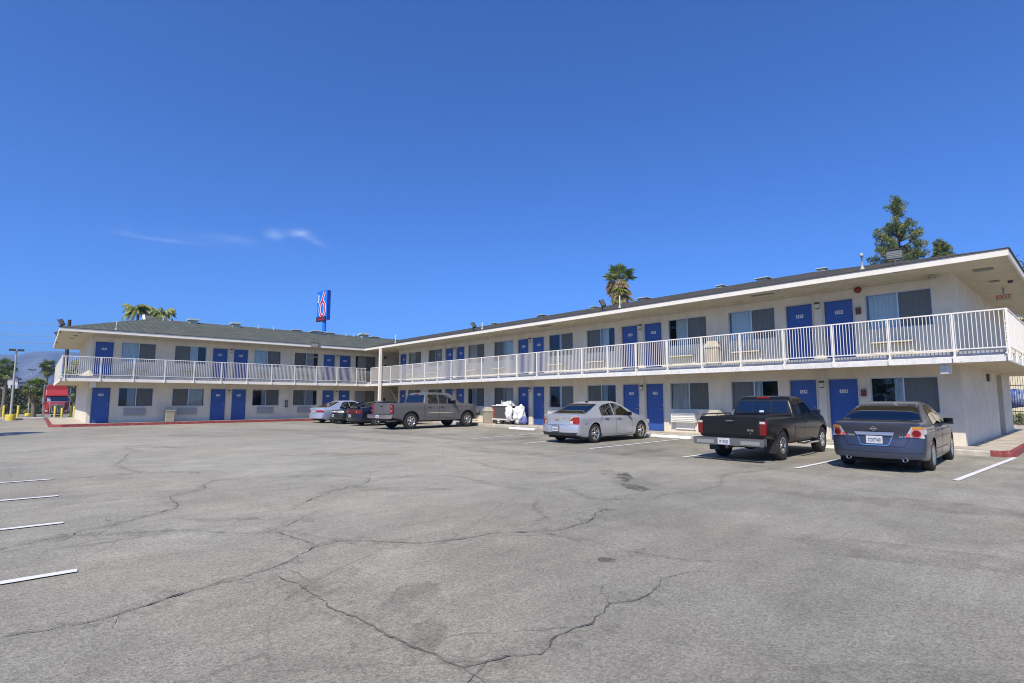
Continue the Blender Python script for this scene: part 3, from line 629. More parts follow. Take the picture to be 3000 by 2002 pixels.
# roof
EZ0, EZ1, RZT = 5.225, 5.41, 7.17
def shingle(name, c1, c2):
    m = bpy.data.materials.new(name); m.use_nodes = True; t = m.node_tree; b_ = t.nodes['Principled BSDF']; b_.inputs['Roughness'].default_value = .95; b_.inputs['Specular IOR Level'].default_value = .2; L = t.links
    o = t.nodes.new('ShaderNodeTexCoord').outputs['Object']; s = t.nodes.new('ShaderNodeSeparateXYZ'); L.new(o, s.inputs[0])
    ad = t.nodes.new('ShaderNodeMath'); L.new(s.outputs[0], ad.inputs[0]); L.new(s.outputs[1], ad.inputs[1])
    ml = t.nodes.new('ShaderNodeMath'); ml.operation = 'MULTIPLY'; ml.inputs[1].default_value = 3.9; L.new(s.outputs[2], ml.inputs[0])
    cb = t.nodes.new('ShaderNodeCombineXYZ'); L.new(ad.outputs[0], cb.inputs[0]); L.new(ml.outputs[0], cb.inputs[1])
    br = t.nodes.new('ShaderNodeTexBrick'); L.new(cb.outputs[0], br.inputs['Vector']); br.inputs['Scale'].default_value = 1; br.inputs['Brick Width'].default_value = .34; br.inputs['Row Height'].default_value = .16; br.inputs['Mortar Size'].default_value = .022
    br.inputs['Color1'].default_value = (*c1, 1); br.inputs['Color2'].default_value = (*c2, 1); br.inputs['Mortar'].default_value = (*(x*.3 for x in c1), 1)
    n = t.nodes.new('ShaderNodeTexNoise'); n.inputs['Scale'].default_value = 1.2; n.inputs['Detail'].default_value = 8; n.inputs['Roughness'].default_value = .75; L.new(o, n.inputs[0])
    r = t.nodes.new('ShaderNodeMapRange'); r.inputs[1].default_value = .3; r.inputs[2].default_value = .7; r.inputs[3].default_value = .75; r.inputs[4].default_value = 1.25; L.new(n.outputs['Fac'], r.inputs[0])
    sc = t.nodes.new('ShaderNodeVectorMath'); sc.operation = 'SCALE'; L.new(br.outputs['Color'], sc.inputs[0]); L.new(r.outputs[0], sc.inputs['Scale']); L.new(sc.outputs[0], b_.inputs['Base Color']); MATS[name] = m
shingle('shingle_green', (.140,.155,.128), (.095,.108,.090)); shingle('shingle_shaded', (.115,.108,.088), (.050,.048,.040))  # right slope: same shingles, with grazing-view edge shadows put into a darker colour
ea, ba = 18.51, 32.42; lx, lw = -37.48, -51.32; ex, sy = -1.40, .70
rm, lm_ = (ea+ba)/2, (lx+lw)/2
r = MB(); z = EZ1+.01
r.add([(ex,ea,z),(lx,ea,z),(lm_,rm,RZT),(ex-(rm-ea),rm,RZT),(ex,ba,z),(lw,ba,z)], [(0,3,2,1),(0,4,3),(4,5,2,3)], 'shingle_shaded'); P(r, 'roof')
hy = 5.72; zz = RZT
r = MB(); r.add([(lx,sy,z),(lx,ea,z),(lm_,rm,RZT),(lm_,hy,RZT),(lw,sy,z),(lw,ba,z)], [(0,1,2,3),(0,3,4),(4,3,2,5)], 'shingle_green'); P(r, 'roof')
# fascia boards and soffits
f = MB(); f.box(lx, ex, ea-.0, ea+.05, EZ0, EZ1, 'trim_white'); P(f, 'eave_fascia', bevel=.006)
f = MB(); f.box(ex-.05, ex, ea+.051, ba, EZ0, EZ1, 'trim_white'); P(f, 'eave_fascia', bevel=.006)
f = MB(); f.box(lx-.05, lx, sy, ea-.001, EZ0, EZ1, 'trim_white'); P(f, 'eave_fascia', bevel=.006)
f = MB(); f.box(lw, lx-.051, sy, sy+.05, EZ0, EZ1, 'trim_white'); f.box(lw, lw+.05, sy+.051, ba, EZ0, EZ1, 'trim_white'); P(f, 'eave_fascia', bevel=.006)
f = MB(); f.box(lw+.05, ex-.05, ea+.05, ba-.05, 5.28, 5.30, 'soffit'); f.box(lw+.05, lx-.05, sy+.05, ea+.05, 5.28, 5.30, 'soffit'); P(f, 'eave_soffit')
f = MB(); mat('drip_dark', (.06,.06,.055), .8); f.box(lx, ex+.02, ea-.03, ea+.03, EZ1+.001, EZ1+.022, 'drip_dark'); f.box(ex-.03, ex+.03, ea+.031, ba, EZ1+.001, EZ1+.022, 'drip_dark'); f.box(lx-.03, lx+.03, sy-.03, ea-.031, EZ1+.001, EZ1+.022, 'drip_dark'); P(f, 'roof_drip_edge')
# gablet at the top of the left hip
g = MB(); g.add([(lm_-.75,hy-.45,6.78),(lm_+.75,hy-.45,6.78),(lm_,hy-.45,7.32),(lm_-.75,hy+.9,6.85),(lm_+.75,hy+.9,6.85),(lm_,hy+.9,7.32)], [(0,1,2),(0,2,5,3),(1,4,5,2)], 'shingle_green')
g.tube([(lm_-.8,hy-.47,6.76),(lm_,hy-.47,7.35)], .10, 'sign_plate', 4); g.tube([(lm_+.8,hy-.47,6.76),(lm_,hy-.47,7.35)], .10, 'sign_plate', 4); P(g, 'roof_gablet')
# vents and pipes
mat('vent_pale', (.50,.53,.42), .7, var=.1); mat('vent_white', (.46,.47,.40), .6)
def slopez_r(y): return z+(y-ea)/(rm-ea)*(RZT-z)
def vent(x, y, w_, h, m_, zb):
    v = MB(); v.box(x-w_/2, x+w_/2, y-w_/2, y+w_/2, zb-.15, zb+h*.55, m_); v.box(x-w_*.7, x+w_*.7, y-w_*.7, y+w_*.7, zb+h*.56, zb+h, m_); P(v, 'roof_vent', bevel=.01)
for x, w_ in ((-16.9,.5),(-12.4,.3),(-10.3,.45),(-7.8,.3),(-25,.45),(-20.5,.3),(-30,.35)): vent(x, 25.1, w_, .09, 'vent_pale', slopez_r(25.1))
for y, w_, h, m_ in ((8.15,.5,.24,'vent_pale'),(10.97,.5,.25,'vent_pale'),(15.6,.5,.12,'vent_white'),(17.3,.75,.14,'vent_white'),(18.4,.5,.12,'vent_white'),(21.5,.6,.3,'vent_pale'),(22.6,.5,.12,'vent_white')): vent(lm_+.5, y, w_, h, m_, RZT-.1)
def pipe(x, y, zb, h, r_=.04, cap=False):
    v = MB(); v.lathe([(.075,zb-.02),(r_*1.2,zb+.10),(r_,zb+.12),(r_,zb+h)]+([(r_*2.2,zb+h),(r_*2.2,zb+h+.1),(0,zb+h+.14)] if cap else [(0,zb+h)]), 'vent_white', 12, (x,y,0)); P(v, 'vent_pipe')
pipe(-4.93,19.6,slopez_r(19.6),.40,.022,True); pipe(-14.35,19.4,slopez_r(19.4),.55,.03); pipe(-24.3,19.4,slopez_r(19.4),.4,.03); pipe(-34.5,19.4,slopez_r(19.4),.6,.03)
for y in (12.65,13.81,6.35,6.75,19.9,20.6): pipe(lm_+.4, y, RZT-.12, .28, .022)
pipe(lx-.5, 3.2, z+.12, .5, .018)
# floodlights on the eaves
mat('flood_body', (.09,.08,.07), .5); mat('flood_glass', (.20,.21,.20), .3, spec=.5)
def flood(x, y, zb, rz, tilt, s=1.0):
    M = T((x, y, zb)) @ RZ(rz); v = MB(); v.tube([(0,0,-.25),(0,0,.12)], .045*s, 'flood_body', 8); v.tube([(-.2*s,0,.16*s),(.2*s,0,.16*s)], .02, 'flood_body', 6)
    v2 = MB(); v2.prism([(-.27,-.18),(.27,-.18),(.27,.18),(-.27,.18)], -.06, .16, 'flood_body'); v2.box(-.24, .24, -.075, -.061, -.15, .15, 'flood_glass'); v2.box(-.29, .29, -.10, -.05, .181, .21, 'flood_body')
    for k in (-.06, .0, .06): v2.box(-.22, .22, -.082, -.076, k-.008, k+.008, 'alu')
    v2.move(T((0, 0, .38*s)) @ RX(tilt) @ Matrix.Scale(s, 4)); v.v += []; b_ = len(v.v); v.add(v2.v, v2.f, 'flood_body'); 
    for i in range(len(v2.f)): v.m[len(v.m)-len(v2.f)+i] = v.mi(v2.mats[v2.m[i]])
    v.move(M); P(v, 'floodlight', bevel=.006)
flood(-3.9, 18.85, 5.52, R(8), R(12), .80); flood(-15.0, 18.95, 5.55, R(-50), R(25), .8); flood(-24.6, 18.95, 5.55, R(-50), R(25), .8); flood(-37.40, 14.6, 4.98, R(62), R(10), 1.0)
flood(-38.3, .75, 5.42, R(-10), R(25), .85); flood(-45.5, .75, 5.42, R(-10), R(25), .85)
# exit sign and soffit vents, soffit camera
m = MB(); m.box(-2.25, -1.85, 24.2, 24.23, 4.86, 5.06, 'soffit'); add_text(m, 'EXIT', .19, 'exit_red', T((-2.05, 24.196, 4.96)), bold=.001); m.box(-2.08, -2.02, 24.20, 24.23, 5.061, 5.279, 'ac_grey'); P(m, 'exit_sign')
mat('vent_dark', (.24,.22,.18), .8)
for (x, y, sx, sy_) in ((-2.1,20.3,.22,.4),(-2.1,22.6,.12,.3),(-38.4,1.6,.3,.2),(-40.5,1.5,.3,.2),(-42.5,1.4,.2,.2),(-8,19.3,.4,.2),(-19,19.3,.4,.2)):
    m = MB(); m.box(x-sx, x+sx, y-sy_/2, y+sy_/2, 5.262, 5.279, 'vent_dark'); P(m, 'soffit_vent')
m = MB(); m.lathe([(0,5.20),(.06,5.21),(.07,5.25),(.07,5.279)], 'dark_metal', 14, (-1.75,22.9,0)); P(m, 'dome_camera')
m = MB(); m.lathe([(0,-.12),(.05,-.11),(.07,0)], 'bin_lid', 12, (-3.25,20.03,5.27)); m.tube([(-3.25,20.18,5.22),(-3.35,19.9,5.15)], .04, 'bin_lid', 8); P(m, 'corner_lamp')
# stairs: inner corner and the east breezeway
mat('stair_grey', (.42,.40,.36), .8, var=.1)
s = MB()
for k in range(14): s.box(-38.7+.22*k, -38.42+.22*k, 21.3, 22.5, 2.60-.185*k, 2.65-.185*k, 'stair_grey')
for y in (21.26, 22.5): s.prism([(-38.8,2.7),(-38.8,2.45),(-35.7,-.05),(-35.62,.16)], y, y+.05, 'stair_grey'); s.tube([(-38.8,y,3.5),(-35.7,y,1.0)], .02, 'rail_white', 6)
P(s, 'staircase')
s = MB()
for k in range(13): s.box(-4.0, -2.95, 27.95+.27*k*.5, 28.25+.27*k*.5, .15+.19*k, .20+.19*k, 'trim_white'); s.box(-4.0, -2.95, 28.23+.27*k*.5, 28.25+.27*k*.5, .20+.19*k, .30+.19*k, 'brown_box')
P(s, 'staircase')
# ------------------------------------------------------------------ vehicles
def paint(name, col, metal=.0, rough=.35, flake=0, coat=.6):
    return mat(name, col, rough, metal=metal, coat=coat, var=.03, vscale=2, spec=.4)
glassmat('car_glass', tint=(.30,.36,.36), refl=.07, trans=.55); glassmat('car_glass_dark', tint=(.08,.09,.10), refl=.09, trans=.4)
mat('tyre', (.028,.027,.026), .85, var=.2, vscale=8); mat('rim_metal', (.62,.62,.62), .22, metal=.95); mat('rim_dark', (.06,.06,.06), .5)
mat('chrome', (.78,.79,.80), .12, metal=1.0); mat('black_plastic', (.022,.022,.024), .5); mat('under_black', (.012,.012,.012), .95)
mat('lamp_red', (.30,.010,.008), .15, coat=1.0); mat('lamp_truck_red', (.15,.006,.006), .25, coat=.4); mat('lamp_dark_red', (.10,.006,.008), .15, coat=1.0); mat('lamp_clear', (.50,.48,.47), .12, coat=1.0); mat('lamp_amber', (.62,.25,.05), .15, coat=1.0); mat('lamp_pink', (.62,.10,.14), .2, coat=1.0)
mat('plate_white', (.52,.53,.55), .45); mat('plate_ink', (.03,.04,.12), .5); mat('seam', (.012,.012,.013), .8); mat('seat_cloth', (.20,.19,.17), .9); mat('bumper_grey', (.13,.132,.135), .5, metal=.2); mat('bumper_pad', (.24,.24,.235), .6)
import bisect
def lerp(keys, t, sm=False):
    if t <= keys[0][0]: return keys[0][1]
    if t >= keys[-1][0]: return keys[-1][1]
    i = bisect.bisect_right([k[0] for k in keys], t)-1; a, b = keys[i], keys[i+1]; u = (t-a[0])/(b[0]-a[0])
    if sm:                                                   # monotone cubic
        def sl_(j):
            if j <= 0 or j >= len(keys)-1: return 0 if not (0 <= j < len(keys)) else (keys[min(j+1, len(keys)-1)][1]-keys[max(j-1, 0)][1])/(keys[min(j+1, len(keys)-1)][0]-keys[max(j-1, 0)][0])
            d0 = (keys[j][1]-keys[j-1][1])/(keys[j][0]-keys[j-1][0]); d1 = (keys[j+1][1]-keys[j][1])/(keys[j+1][0]-keys[j][0])
            return 0 if d0*d1 <= 0 else 2*d0*d1/(d0+d1)
        h = b[0]-a[0]; m0, m1 = sl_(i)*h, sl_(i+1)*h; u2, u3 = u*u, u*u*u
        return (2*u3-3*u2+1)*a[1]+(u3-2*u2+u)*m0+(-2*u3+3*u2)*b[1]+(u3-u2)*m1
    return a[1]+(b[1]-a[1])*u
class Car:
    """body surface: stations along y (0 = rear), section profile from sill to roof centre"""
    def __init__(s, L, W, top, belt, zb, wk, tumble=.38, cr=.11, plan_r=.20, plan_f=.35, rearz=((.2,.0),(1,.0)), crown=.035, box=False, shoulder=.03):
        s.L, s.W, s.top, s.belt, s.zb, s.wk, s.tumble, s.cr, s.plan_r, s.plan_f, s.rearz, s.crown, s.shoulder, s.boxy = L, W/2, top, belt, zb, wk, tumble, cr, plan_r, plan_f, rearz, crown, shoulder, box
    def sec(s, y):
        w = s.W*lerp(s.wk, y, True); zt = lerp(s.top, y, True); zb = lerp(s.zb, y); b = min(lerp(s.belt, y), zt-.03); h = b-zb
        P = [(0, zb), (w*.80, zb), (w*.935, zb+.02), (w*.965, zb+.07), (w*.985, zb+.28*h), (w*1.0, zb+.55*h), (w*.995, zb+.78*h), (w*.978, b-.05 if h > .2 else b-.02), (w*.975-s.shoulder, b)]
        g = zt-b; r = min(s.cr, g*.55); w0 = w*.965-s.shoulder; wx = w0-(g-r)*s.tumble if g > .12 else w0-g*.35
        w1 = max(wx, .3)
        cz = s.crown*min(1, g/.3)
        P += [(w0-(w0-w1)*.33, b+(g-r)*.33), (w0-(w0-w1)*.67, b+(g-r)*.67), (w1, zt-r-cz*.3), (w1-r*.25, zt-r*.45-cz*.3), (w1-r*.75, zt-r*.12-cz*.3), (w1*.78, zt-cz*.12), (w1*.4, zt-cz*.02), (0, zt)]
        # smooth resample
        out = [P[0], P[1]]
        for i in range(1, len(P)-1):
            a, b_, c, d = P[i-1], P[i], P[i+1], P[min(i+2, len(P)-1)]
            for u in (.5, 1.0):
                q = []
                for k in (0, 1):
                    q.append(.5*((2*b_[k])+(-a[k]+c[k])*u+(2*a[k]-5*b_[k]+4*c[k]-d[k])*u*u+(-a[k]+3*b_[k]-3*c[k]+d[k])*u**3))
                out.append(tuple(q) if u < 1 else c)
        return out
    def warp(s, x, y, z):
        X = min(1.2, abs(x)/s.W)
        k = max(0, 1-y/.9)
        if k > 0: y = y+k*k*(s.plan_r*X**3+lerp(s.rearz, z, True))
        k = max(0, 1-(s.L-y)/1.1)
        if k > 0: y = y-k*k*s.plan_f*X**2.6
        return (x, y, z)
    def stations(s):
        ys = sorted({0, .03, .07, .12, .2, s.L-.03, s.L-.08, s.L-.15, s.L, *[k*s.L/64 for k in range(65)], *[k[0] for k in s.top]})
        o = [ys[0]]
        for y in ys[1:]:
            if y-o[-1] > .012: o.append(y)
        o[-1] = s.L; return o
    def body(s, m, under='under_black'):
        mb = MB(); ys = s.stations(); secs = [s.sec(y) for y in ys]; M = len(secs[0]); full = []
        for y, sc in zip(ys, secs):
            ring = [(x, y, z) for x, z in sc]+[(-x, y, z) for x, z in sc[-2:0:-1]]
            full.append([s.warp(*p) for p in ring])
        N = len(full[0]); vs = [p for r in full for p in r]
        fs = [(i*N+k, (i+1)*N+k, (i+1)*N+(k+1) % N, i*N+(k+1) % N) for i in range(len(ys)-1) for k in range(N)]
        mb.add(vs, fs, m, True)
        for e, y in ((0, 0), (len(ys)-1, s.L)):            # end caps: pairs across, closing half rings
            r = [p for p in secs[e]]; K = 6; grid = []
            for j in range(M):
                row = []
                for i in range(-K, K+1):
                    x, z = r[j]; row.append(s.warp(x*i/K, y, z))
                grid.append(row)
            vs2 = [p for row in grid for p in row]; n2 = 2*K+1
            fs2 = [(j*n2+i, j*n2+i+1, (j+1)*n2+i+1, (j+1)*n2+i) for j in range(M-1) for i in range(2*K)]
            mb.add(vs2, fs2, m, True)
        return mb
    def side_x(s, y, z):
        sc = s.sec(y)[2:]
        for a, b in zip(sc, sc[1:]):
            if a[1] <= z <= b[1] and b[1] > a[1]: u = (z-a[1])/(b[1]-a[1]); return a[0]+(b[0]-a[0])*u
        return sc[0][0] if z < sc[0][1] else sc[-1][0]
    def side_pt(s, y, z, eps, side=1):
        yy = y; z = min(z, lerp(s.belt, y)-.004) if y < .45 and z < lerp(s.top, y, True)+.05 else z
        for _ in range(3):
            x = s.side_x(yy, z); yy = yy-(s.warp(x, yy, z)[1]-y)
            yy = min(max(yy, 0), s.L)
        x = s.side_x(yy, z); w = s.warp(x, yy, z)
        # normal in section
        x2 = s.side_x(yy, z+.02); nx, nz = 1, -(x2-x)/.02; n = sqrt(nx*nx+nz*nz)
        dy = (s.side_x(min(yy+.05, s.L), z)-x)/.05
        return (side*(w[0]+eps*nx/n), w[1]-eps*dy, w[2]+eps*nz/n)
    def side_patch(s, mb, bot, top, m, eps=.006, nu=22, nv=8, sides=(1, -1), smooth=True):
        """bot, top: polylines (y, z); surface patch between them on the body side"""
        for sd in sides:
            vs = []
            for i in range(nu+1):
                p, q = samp(bot, i/nu), samp(top, i/nu)
                for j in range(nv+1): vs.append(s.side_pt(p[0]+(q[0]-p[0])*j/nv, p[1]+(q[1]-p[1])*j/nv, eps, sd))
            fs = [(i*(nv+1)+j, (i+1)*(nv+1)+j, (i+1)*(nv+1)+j+1, i*(nv+1)+j+1) for i in range(nu) for j in range(nv)]
            mb.add(vs, fs if sd > 0 else [f[::-1] for f in fs], m, smooth)
        return mb
    def top_pt(s, y, t, eps, fr=.86):
        sc = s.sec(y); g = [p for p in sc if p[1] > lerp(s.top, y, True)-max(.03, s.cr*.62)-s.crown] ; xm = max(p[0] for p in g)*fr; x = abs(t)*xm
        sc2 = sorted([p for p in sc if p[1] > (lerp(s.top, y, True)+lerp(s.zb, y))/2], key=lambda p: p[0])
        z = sc2[0][1]
        for a, b in zip(sc2, sc2[1:]):
            if a[0] <= x <= b[0]: z = a[1]+(b[1]-a[1])*(x-a[0])/max(1e-6, b[0]-a[0]); break
        d = (lerp(s.top, min(y+.02, s.L), True)-lerp(s.top, max(y-.02, 0), True))/.04; n = sqrt(1+d*d)
        w = s.warp(x if t > 0 else -x, y, z); return (w[0], w[1]-eps*d/n, w[2]+eps/n)
    def top_patch(s, mb, y0, y1, m, eps=.006, fr=.86, nu=16, nv=10, bow0=0, bow1=0):
        vs = []
        for i in range(nu+1):
            t = -1+2*i/nu
            for j in range(nv+1):
                a, b = y0+bow0*t*t, y1+bow1*t*t; vs.append(s.top_pt(a+(b-a)*j/nv, t, eps, fr))
        mb.add(vs, [(i*(nv+1)+j, (i+1)*(nv+1)+j, (i+1)*(nv+1)+j+1, i*(nv+1)+j+1) for i in range(nu) for j in range(nv)], m, True); return mb
    def rear_pt(s, x, z, eps):
        w = s.warp(x, 0, z); return (w[0], w[1]-eps, w[2])
    def rear_patch(s, mb, bot, top, m, eps=.005, nu=12, nv=6, sides=(1,)):
        for sd in sides:
            vs = []
            for i in range(nu+1):
                p, q = samp(bot, i/nu), samp(top, i/nu)
                for j in range(nv+1): vs.append(s.rear_pt(sd*(p[0]+(q[0]-p[0])*j/nv), p[1]+(q[1]-p[1])*j/nv, eps))
            fs = [(i*(nv+1)+j, (i+1)*(nv+1)+j, (i+1)*(nv+1)+j+1, i*(nv+1)+j+1) for i in range(nu) for j in range(nv)]
            mb.add(vs, fs, m, True)
        return mb
def samp(pl_, u):
    if len(pl_) == 1: return pl_[0]
    ds = [0]
    for a, b in zip(pl_, pl_[1:]): ds.append(ds[-1]+sqrt((a[0]-b[0])**2+(a[1]-b[1])**2))
    t = u*ds[-1]
    for i in range(len(ds)-1):
        if t <= ds[i+1]+1e-9: k = (t-ds[i])/max(1e-9, ds[i+1]-ds[i]); a, b = pl_[i], pl_[i+1]; return (a[0]+(b[0]-a[0])*k, a[1]+(b[1]-a[1])*k)
    return pl_[-1]
def cut(o, cutters):
    """wheel arches and load bed: boolean out of the body, then drop the cutters"""
    for mb in cutters:
        c = mb.build('cutter'); m = o.modifiers.new('b', 'BOOLEAN'); m.object = c; m.operation = 'DIFFERENCE'; m.solver = 'EXACT'
        try: m.material_mode = 'TRANSFER'
        except Exception: pass
        dg = bpy.context.evaluated_depsgraph_get(); me = bpy.data.meshes.new_from_object(o.evaluated_get(dg), preserve_all_data_layers=True, depsgraph=dg)
        o.modifiers.remove(m); old = o.data; nm = old.name; o.data = me; bpy.data.meshes.remove(old); me.name = nm; cm = c.data; bpy.data.objects.remove(c); bpy.data.meshes.remove(cm)
def arch(y, z, r, W, depth=.30):
    a = MB()
    for s_ in (1, -1):
        n = 28; vs = []
        for x in (s_*(W/2-depth), s_*(W/2+.2)):
            for k in range(n): vs.append((x, y+r*cos(2*pi*k/n), z+r*sin(2*pi*k/n)))
        a.add(vs, [tuple(range(n)), tuple(range(2*n-1, n-1, -1))]+[(k, k+n, (k+1) % n+n, (k+1) % n) for k in range(n)], 'under_black')
    return a
def wheel(root, x, y, R_, w_, rim='rim_metal', spokes=5, rr=.64, style='twin'):
    """wheel > tyre, rim; outer face towards sign(x)"""
    s_ = 1 if x > 0 else -1
    wroot = None
    t = MB(); pr = [(R_*rr, -w_/2+.01), (R_*.80, -w_/2-.004), (R_*.93, -w_/2+.004), (R_*.985, -w_/2+.03), (R_, -w_/2+.05), (R_, w_/2-.05), (R_*.985, w_/2-.03), (R_*.93, w_/2-.004), (R_*.80, w_/2+.004), (R_*rr, w_/2-.01)]
    t.lathe(pr, 'tyre', 40, (0,0,0), 'x'); t.lathe([(0, -w_/2+.02), (R_*rr, -w_/2+.02)], 'rim_dark', 40, (0,0,0), 'x')
    r = MB(); f = w_/2; r0 = R_*rr
    r.lathe([(r0*1.0, f-.008), (r0*1.005, f-.002), (r0*.93, f-.006), (r0*.88, f-.05), (r0*.86, f-.09)], rim, 40, (0,0,0), 'x'); r.lathe([(r0*.86, f-.09), (0, f-.095)], 'rim_dark', 40, (0,0,0), 'x')
    r.lathe([(r0*.24, f-.05), (r0*.22, f-.02), (r0*.15, f-.012), (0, f-.012)], rim, 20, (0,0,0), 'x')
    for k in range(spokes):
        a = 2*pi*k/spokes+.3
        for da, wd in (((-.17, .10), (.17, .10)) if style == 'twin' else ((0, .21),)):
            A = RX(a+da); q = wd*r0
            vs = [(f-.045, -q, r0*.16), (f-.045, q, r0*.16), (f-.020, q*.9, r0*.5), (f-.020, -q*.9, r0*.5), (f-.012, q*1.1, r0*.91), (f-.012, -q*1.1, r0*.91)]
            vb = [(v[0]-.035, v[1], v[2]) for v in vs]
            r.add([A @ Vector(v) for v in vs+vb], [(0,1,2,3), (3,2,4,5), (1,0,6,7), (0,3,9,6), (2,1,7,8), (3,5,11,9), (4,2,8,10), (5,4,10,11)], rim)
    if s_ < 0: t.move(RZ(pi)); r.move(RZ(pi))
    wh = t.build('wheel', root, loc=(x, y, R_)); 
    r.build('rim', wh)
def plate(root, car, x, z, txt, eps=.012, top='', sx=1.0, y=None, w_=.305, h_=.155, frame=None, tilt=0):
    p = MB(); yy = car.rear_pt(x, z, eps)[1] if y is None else y
    if frame: p.box(x-w_/2-.02, x+w_/2+.02, yy+.001, yy+.012, z-h_/2-.02, z+h_/2+.03, frame)
    p.box(x-w_/2, x+w_/2, yy-.006, yy, z-h_/2, z+h_/2, 'plate_white')
    add_text(p, txt, .105, 'plate_ink', T((x, yy-.0075, z-.012)), bold=.002, sx=.66)
    if top: add_text(p, top, .03, 'exit_red', T((x, yy-.0075, z+.058)))
    p.build('licence_plate', root)
def door_part(root, car, bot, top, m, handle=None, hm=None):
    """door skin with a dark seam round it, one object per side; handle a sub-part"""
    for sd in (1, -1):
        d = MB(); g = .009
        car.side_patch(d, grow(bot, g, -g), grow(top, g, g), 'seam', .0015, sides=(sd,)); car.side_patch(d, bot, top, m, .004, sides=(sd,), nv=12); o = d.build('door', root, recalc=False)
        if handle:
            h = MB(); y, z = handle; a = car.side_pt(y-.09, z, .03, sd); b = car.side_pt(y+.09, z, .03, sd); h.tube([car.side_pt(y-.10, z, .0, sd), a, b, car.side_pt(y+.10, z, .0, sd)], .013, hm or m, 6); h.build('door_handle', o)
def grow(pl_, gx, gz_):
    n = len(pl_)-1; return [(p[0]+gx*(2*i/n-1 if n else 0), p[1]+gz_) for i, p in enumerate(pl_)]
def interior(root, y0, y1, zseat, w_, rows=(1.9, 2.9), head=True):
    """seats seen dimly through the glass"""
    m = MB()
    for ry in rows:
        for x in ((-.38, .38)):
            m.box(x-.22, x+.22, ry-.08, ry+.05, zseat-.35, zseat+.05, 'seat_cloth')
            if head: m.box(x-.12, x+.12, ry-.07, ry+.02, zseat+.09, zseat+.24, 'seat_cloth')
    return m.build('seat', root, bevel=.03)
def mirrors(root, car, y, z, m, s=1.0):
    for sd in (1, -1):
        x = car.side_x(y, z); b = MB(); b.box(x-.02, x+.06, -.03+y, .03+y, z-.03, z+.01, m); b.box(x+.05, x+.05+.17*s, y-.06, y+.05, z-.05*s, z+.08*s, m); b.box(x+.06, x+.04+.17*s, y-.064, y-.061, z-.04*s, z+.07*s, 'car_glass_dark')
        if sd < 0: b.move(Matrix.Diagonal((-1,1,1,1)))
        b.build('mirror', root, bevel=.02)
def headlights(root, car, z0, z1, m='lamp_clear'):
    for sd in (1, -1):
        h = MB(); y1 = car.L
        x0, x1 = sd*car.W*.55, sd*car.W*.93
        vs = [(x, car.warp(x, y1, z)[1]+.006, z) for x in (x0, (x0+x1)/2, x1) for z in (z0, z1)]
        h.add(vs, [(0,2,3,1), (2,4,5,3)], m); h.build('headlight', root)
def place_car(o, x, y, rz, sy_=1.0, sx_=1.0): o.location = (x, y, 0); o.rotation_euler = (0, 0, rz); o.scale = (sx_, sy_, 1)
STY = {}
def sedan(root, c, P_, glass, lamps, front_y, rear_y, Rw, spk, dl, handle_m=None, rear_glass=None):
    """common sedan assembly. dl: dict of outlines"""
    b = c.body(P_).build('body', root); cut(b, [arch(rear_y, Rw, Rw+.055, c.W*2), arch(front_y, Rw, Rw+.055, c.W*2)])
    for p in b.data.polygons: p.use_smooth = True
    sf = b.modifiers.new('edge', 'EDGE_SPLIT'); sf.split_angle = R(38)
    fl = MB()
    for bot, top in dl['doors']: pass
    for i, (bot, top) in enumerate(dl['doors']): door_part(root, c, bot, top, P_, dl['handles'][i], handle_m)
    for bot, top in dl['windows']:
        for sd in (1, -1):
            w = MB(); c.side_patch(w, grow(bot, .0, -.012), grow(top, .0, .012), 'seam', .004, sides=(sd,)); c.side_patch(w, grow(bot, -.018, .004), grow(top, -.018, -.006), glass, .009, sides=(sd,)); w.build('side_window', root, recalc=False)
    w = MB(); c.top_patch(w, *dl['ws'], 'seam', .004, .93); c.top_patch(w, dl['ws'][0]+.02, dl['ws'][1]-.02, glass, .009, .90); w.build('windshield', root, recalc=False)
    w = MB(); c.top_patch(w, *dl['rw'], 'seam', .004, .93, bow0=dl.get('rwb', 0)); c.top_patch(w, dl['rw'][0]+.02, dl['rw'][1]-.02, rear_glass or glass, .009, .90, bow0=dl.get('rwb', 0)); w.build('rear_window', root, recalc=False)
    for x in (-1, 1):
        for y in (rear_y, front_y): wheel(root, x*(c.W-.125), y, Rw, .215, **spk)
    headlights(root, c, .58, .74)
    u = MB(); u.box(-c.W*.78, c.W*.78, .35, c.L-.35, .17, .30, 'under_black'); u.tube([(-c.W+.2, rear_y, .3), (c.W-.2, rear_y, .3)], .05, 'under_black', 8); u.build('underbody', root)

# --- slate blue sedan, nearest
paint('paint_slate', (.060,.070,.102), metal=.55, rough=.32)
root = thing('sedan', 'slate blue sedan with round red tail lights and twin exhausts, nearest the red kerb', 'car')
c = Car(4.82, 1.80, top=[(0,.985),(.05,1.01),(.16,1.03),(.55,1.045),(1.0,1.235),(1.45,1.385),(2.05,1.465),(2.6,1.455),(3.1,1.33),(3.62,1.06),(3.85,.98),(4.4,.86),(4.72,.72),(4.82,.60)],
        belt=[(0,.955),(.5,.955),(1.5,.945),(3.5,.88),(4.4,.78),(4.82,.55)], zb=[(0,.29),(.5,.22),(1,.19),(3.9,.19),(4.82,.22)],
        wk=[(0,.925),(.04,.955),(.12,.98),(.5,.995),(1.2,1),(3.6,1),(4.4,.965),(4.7,.93),(4.82,.88)], tumble=.50, cr=.12, plan_r=.26, rearz=((.2,.05),(.35,.0),(.55,.01),(.68,.04),(.75,.045),(.98,.0),(1.05,.03)))
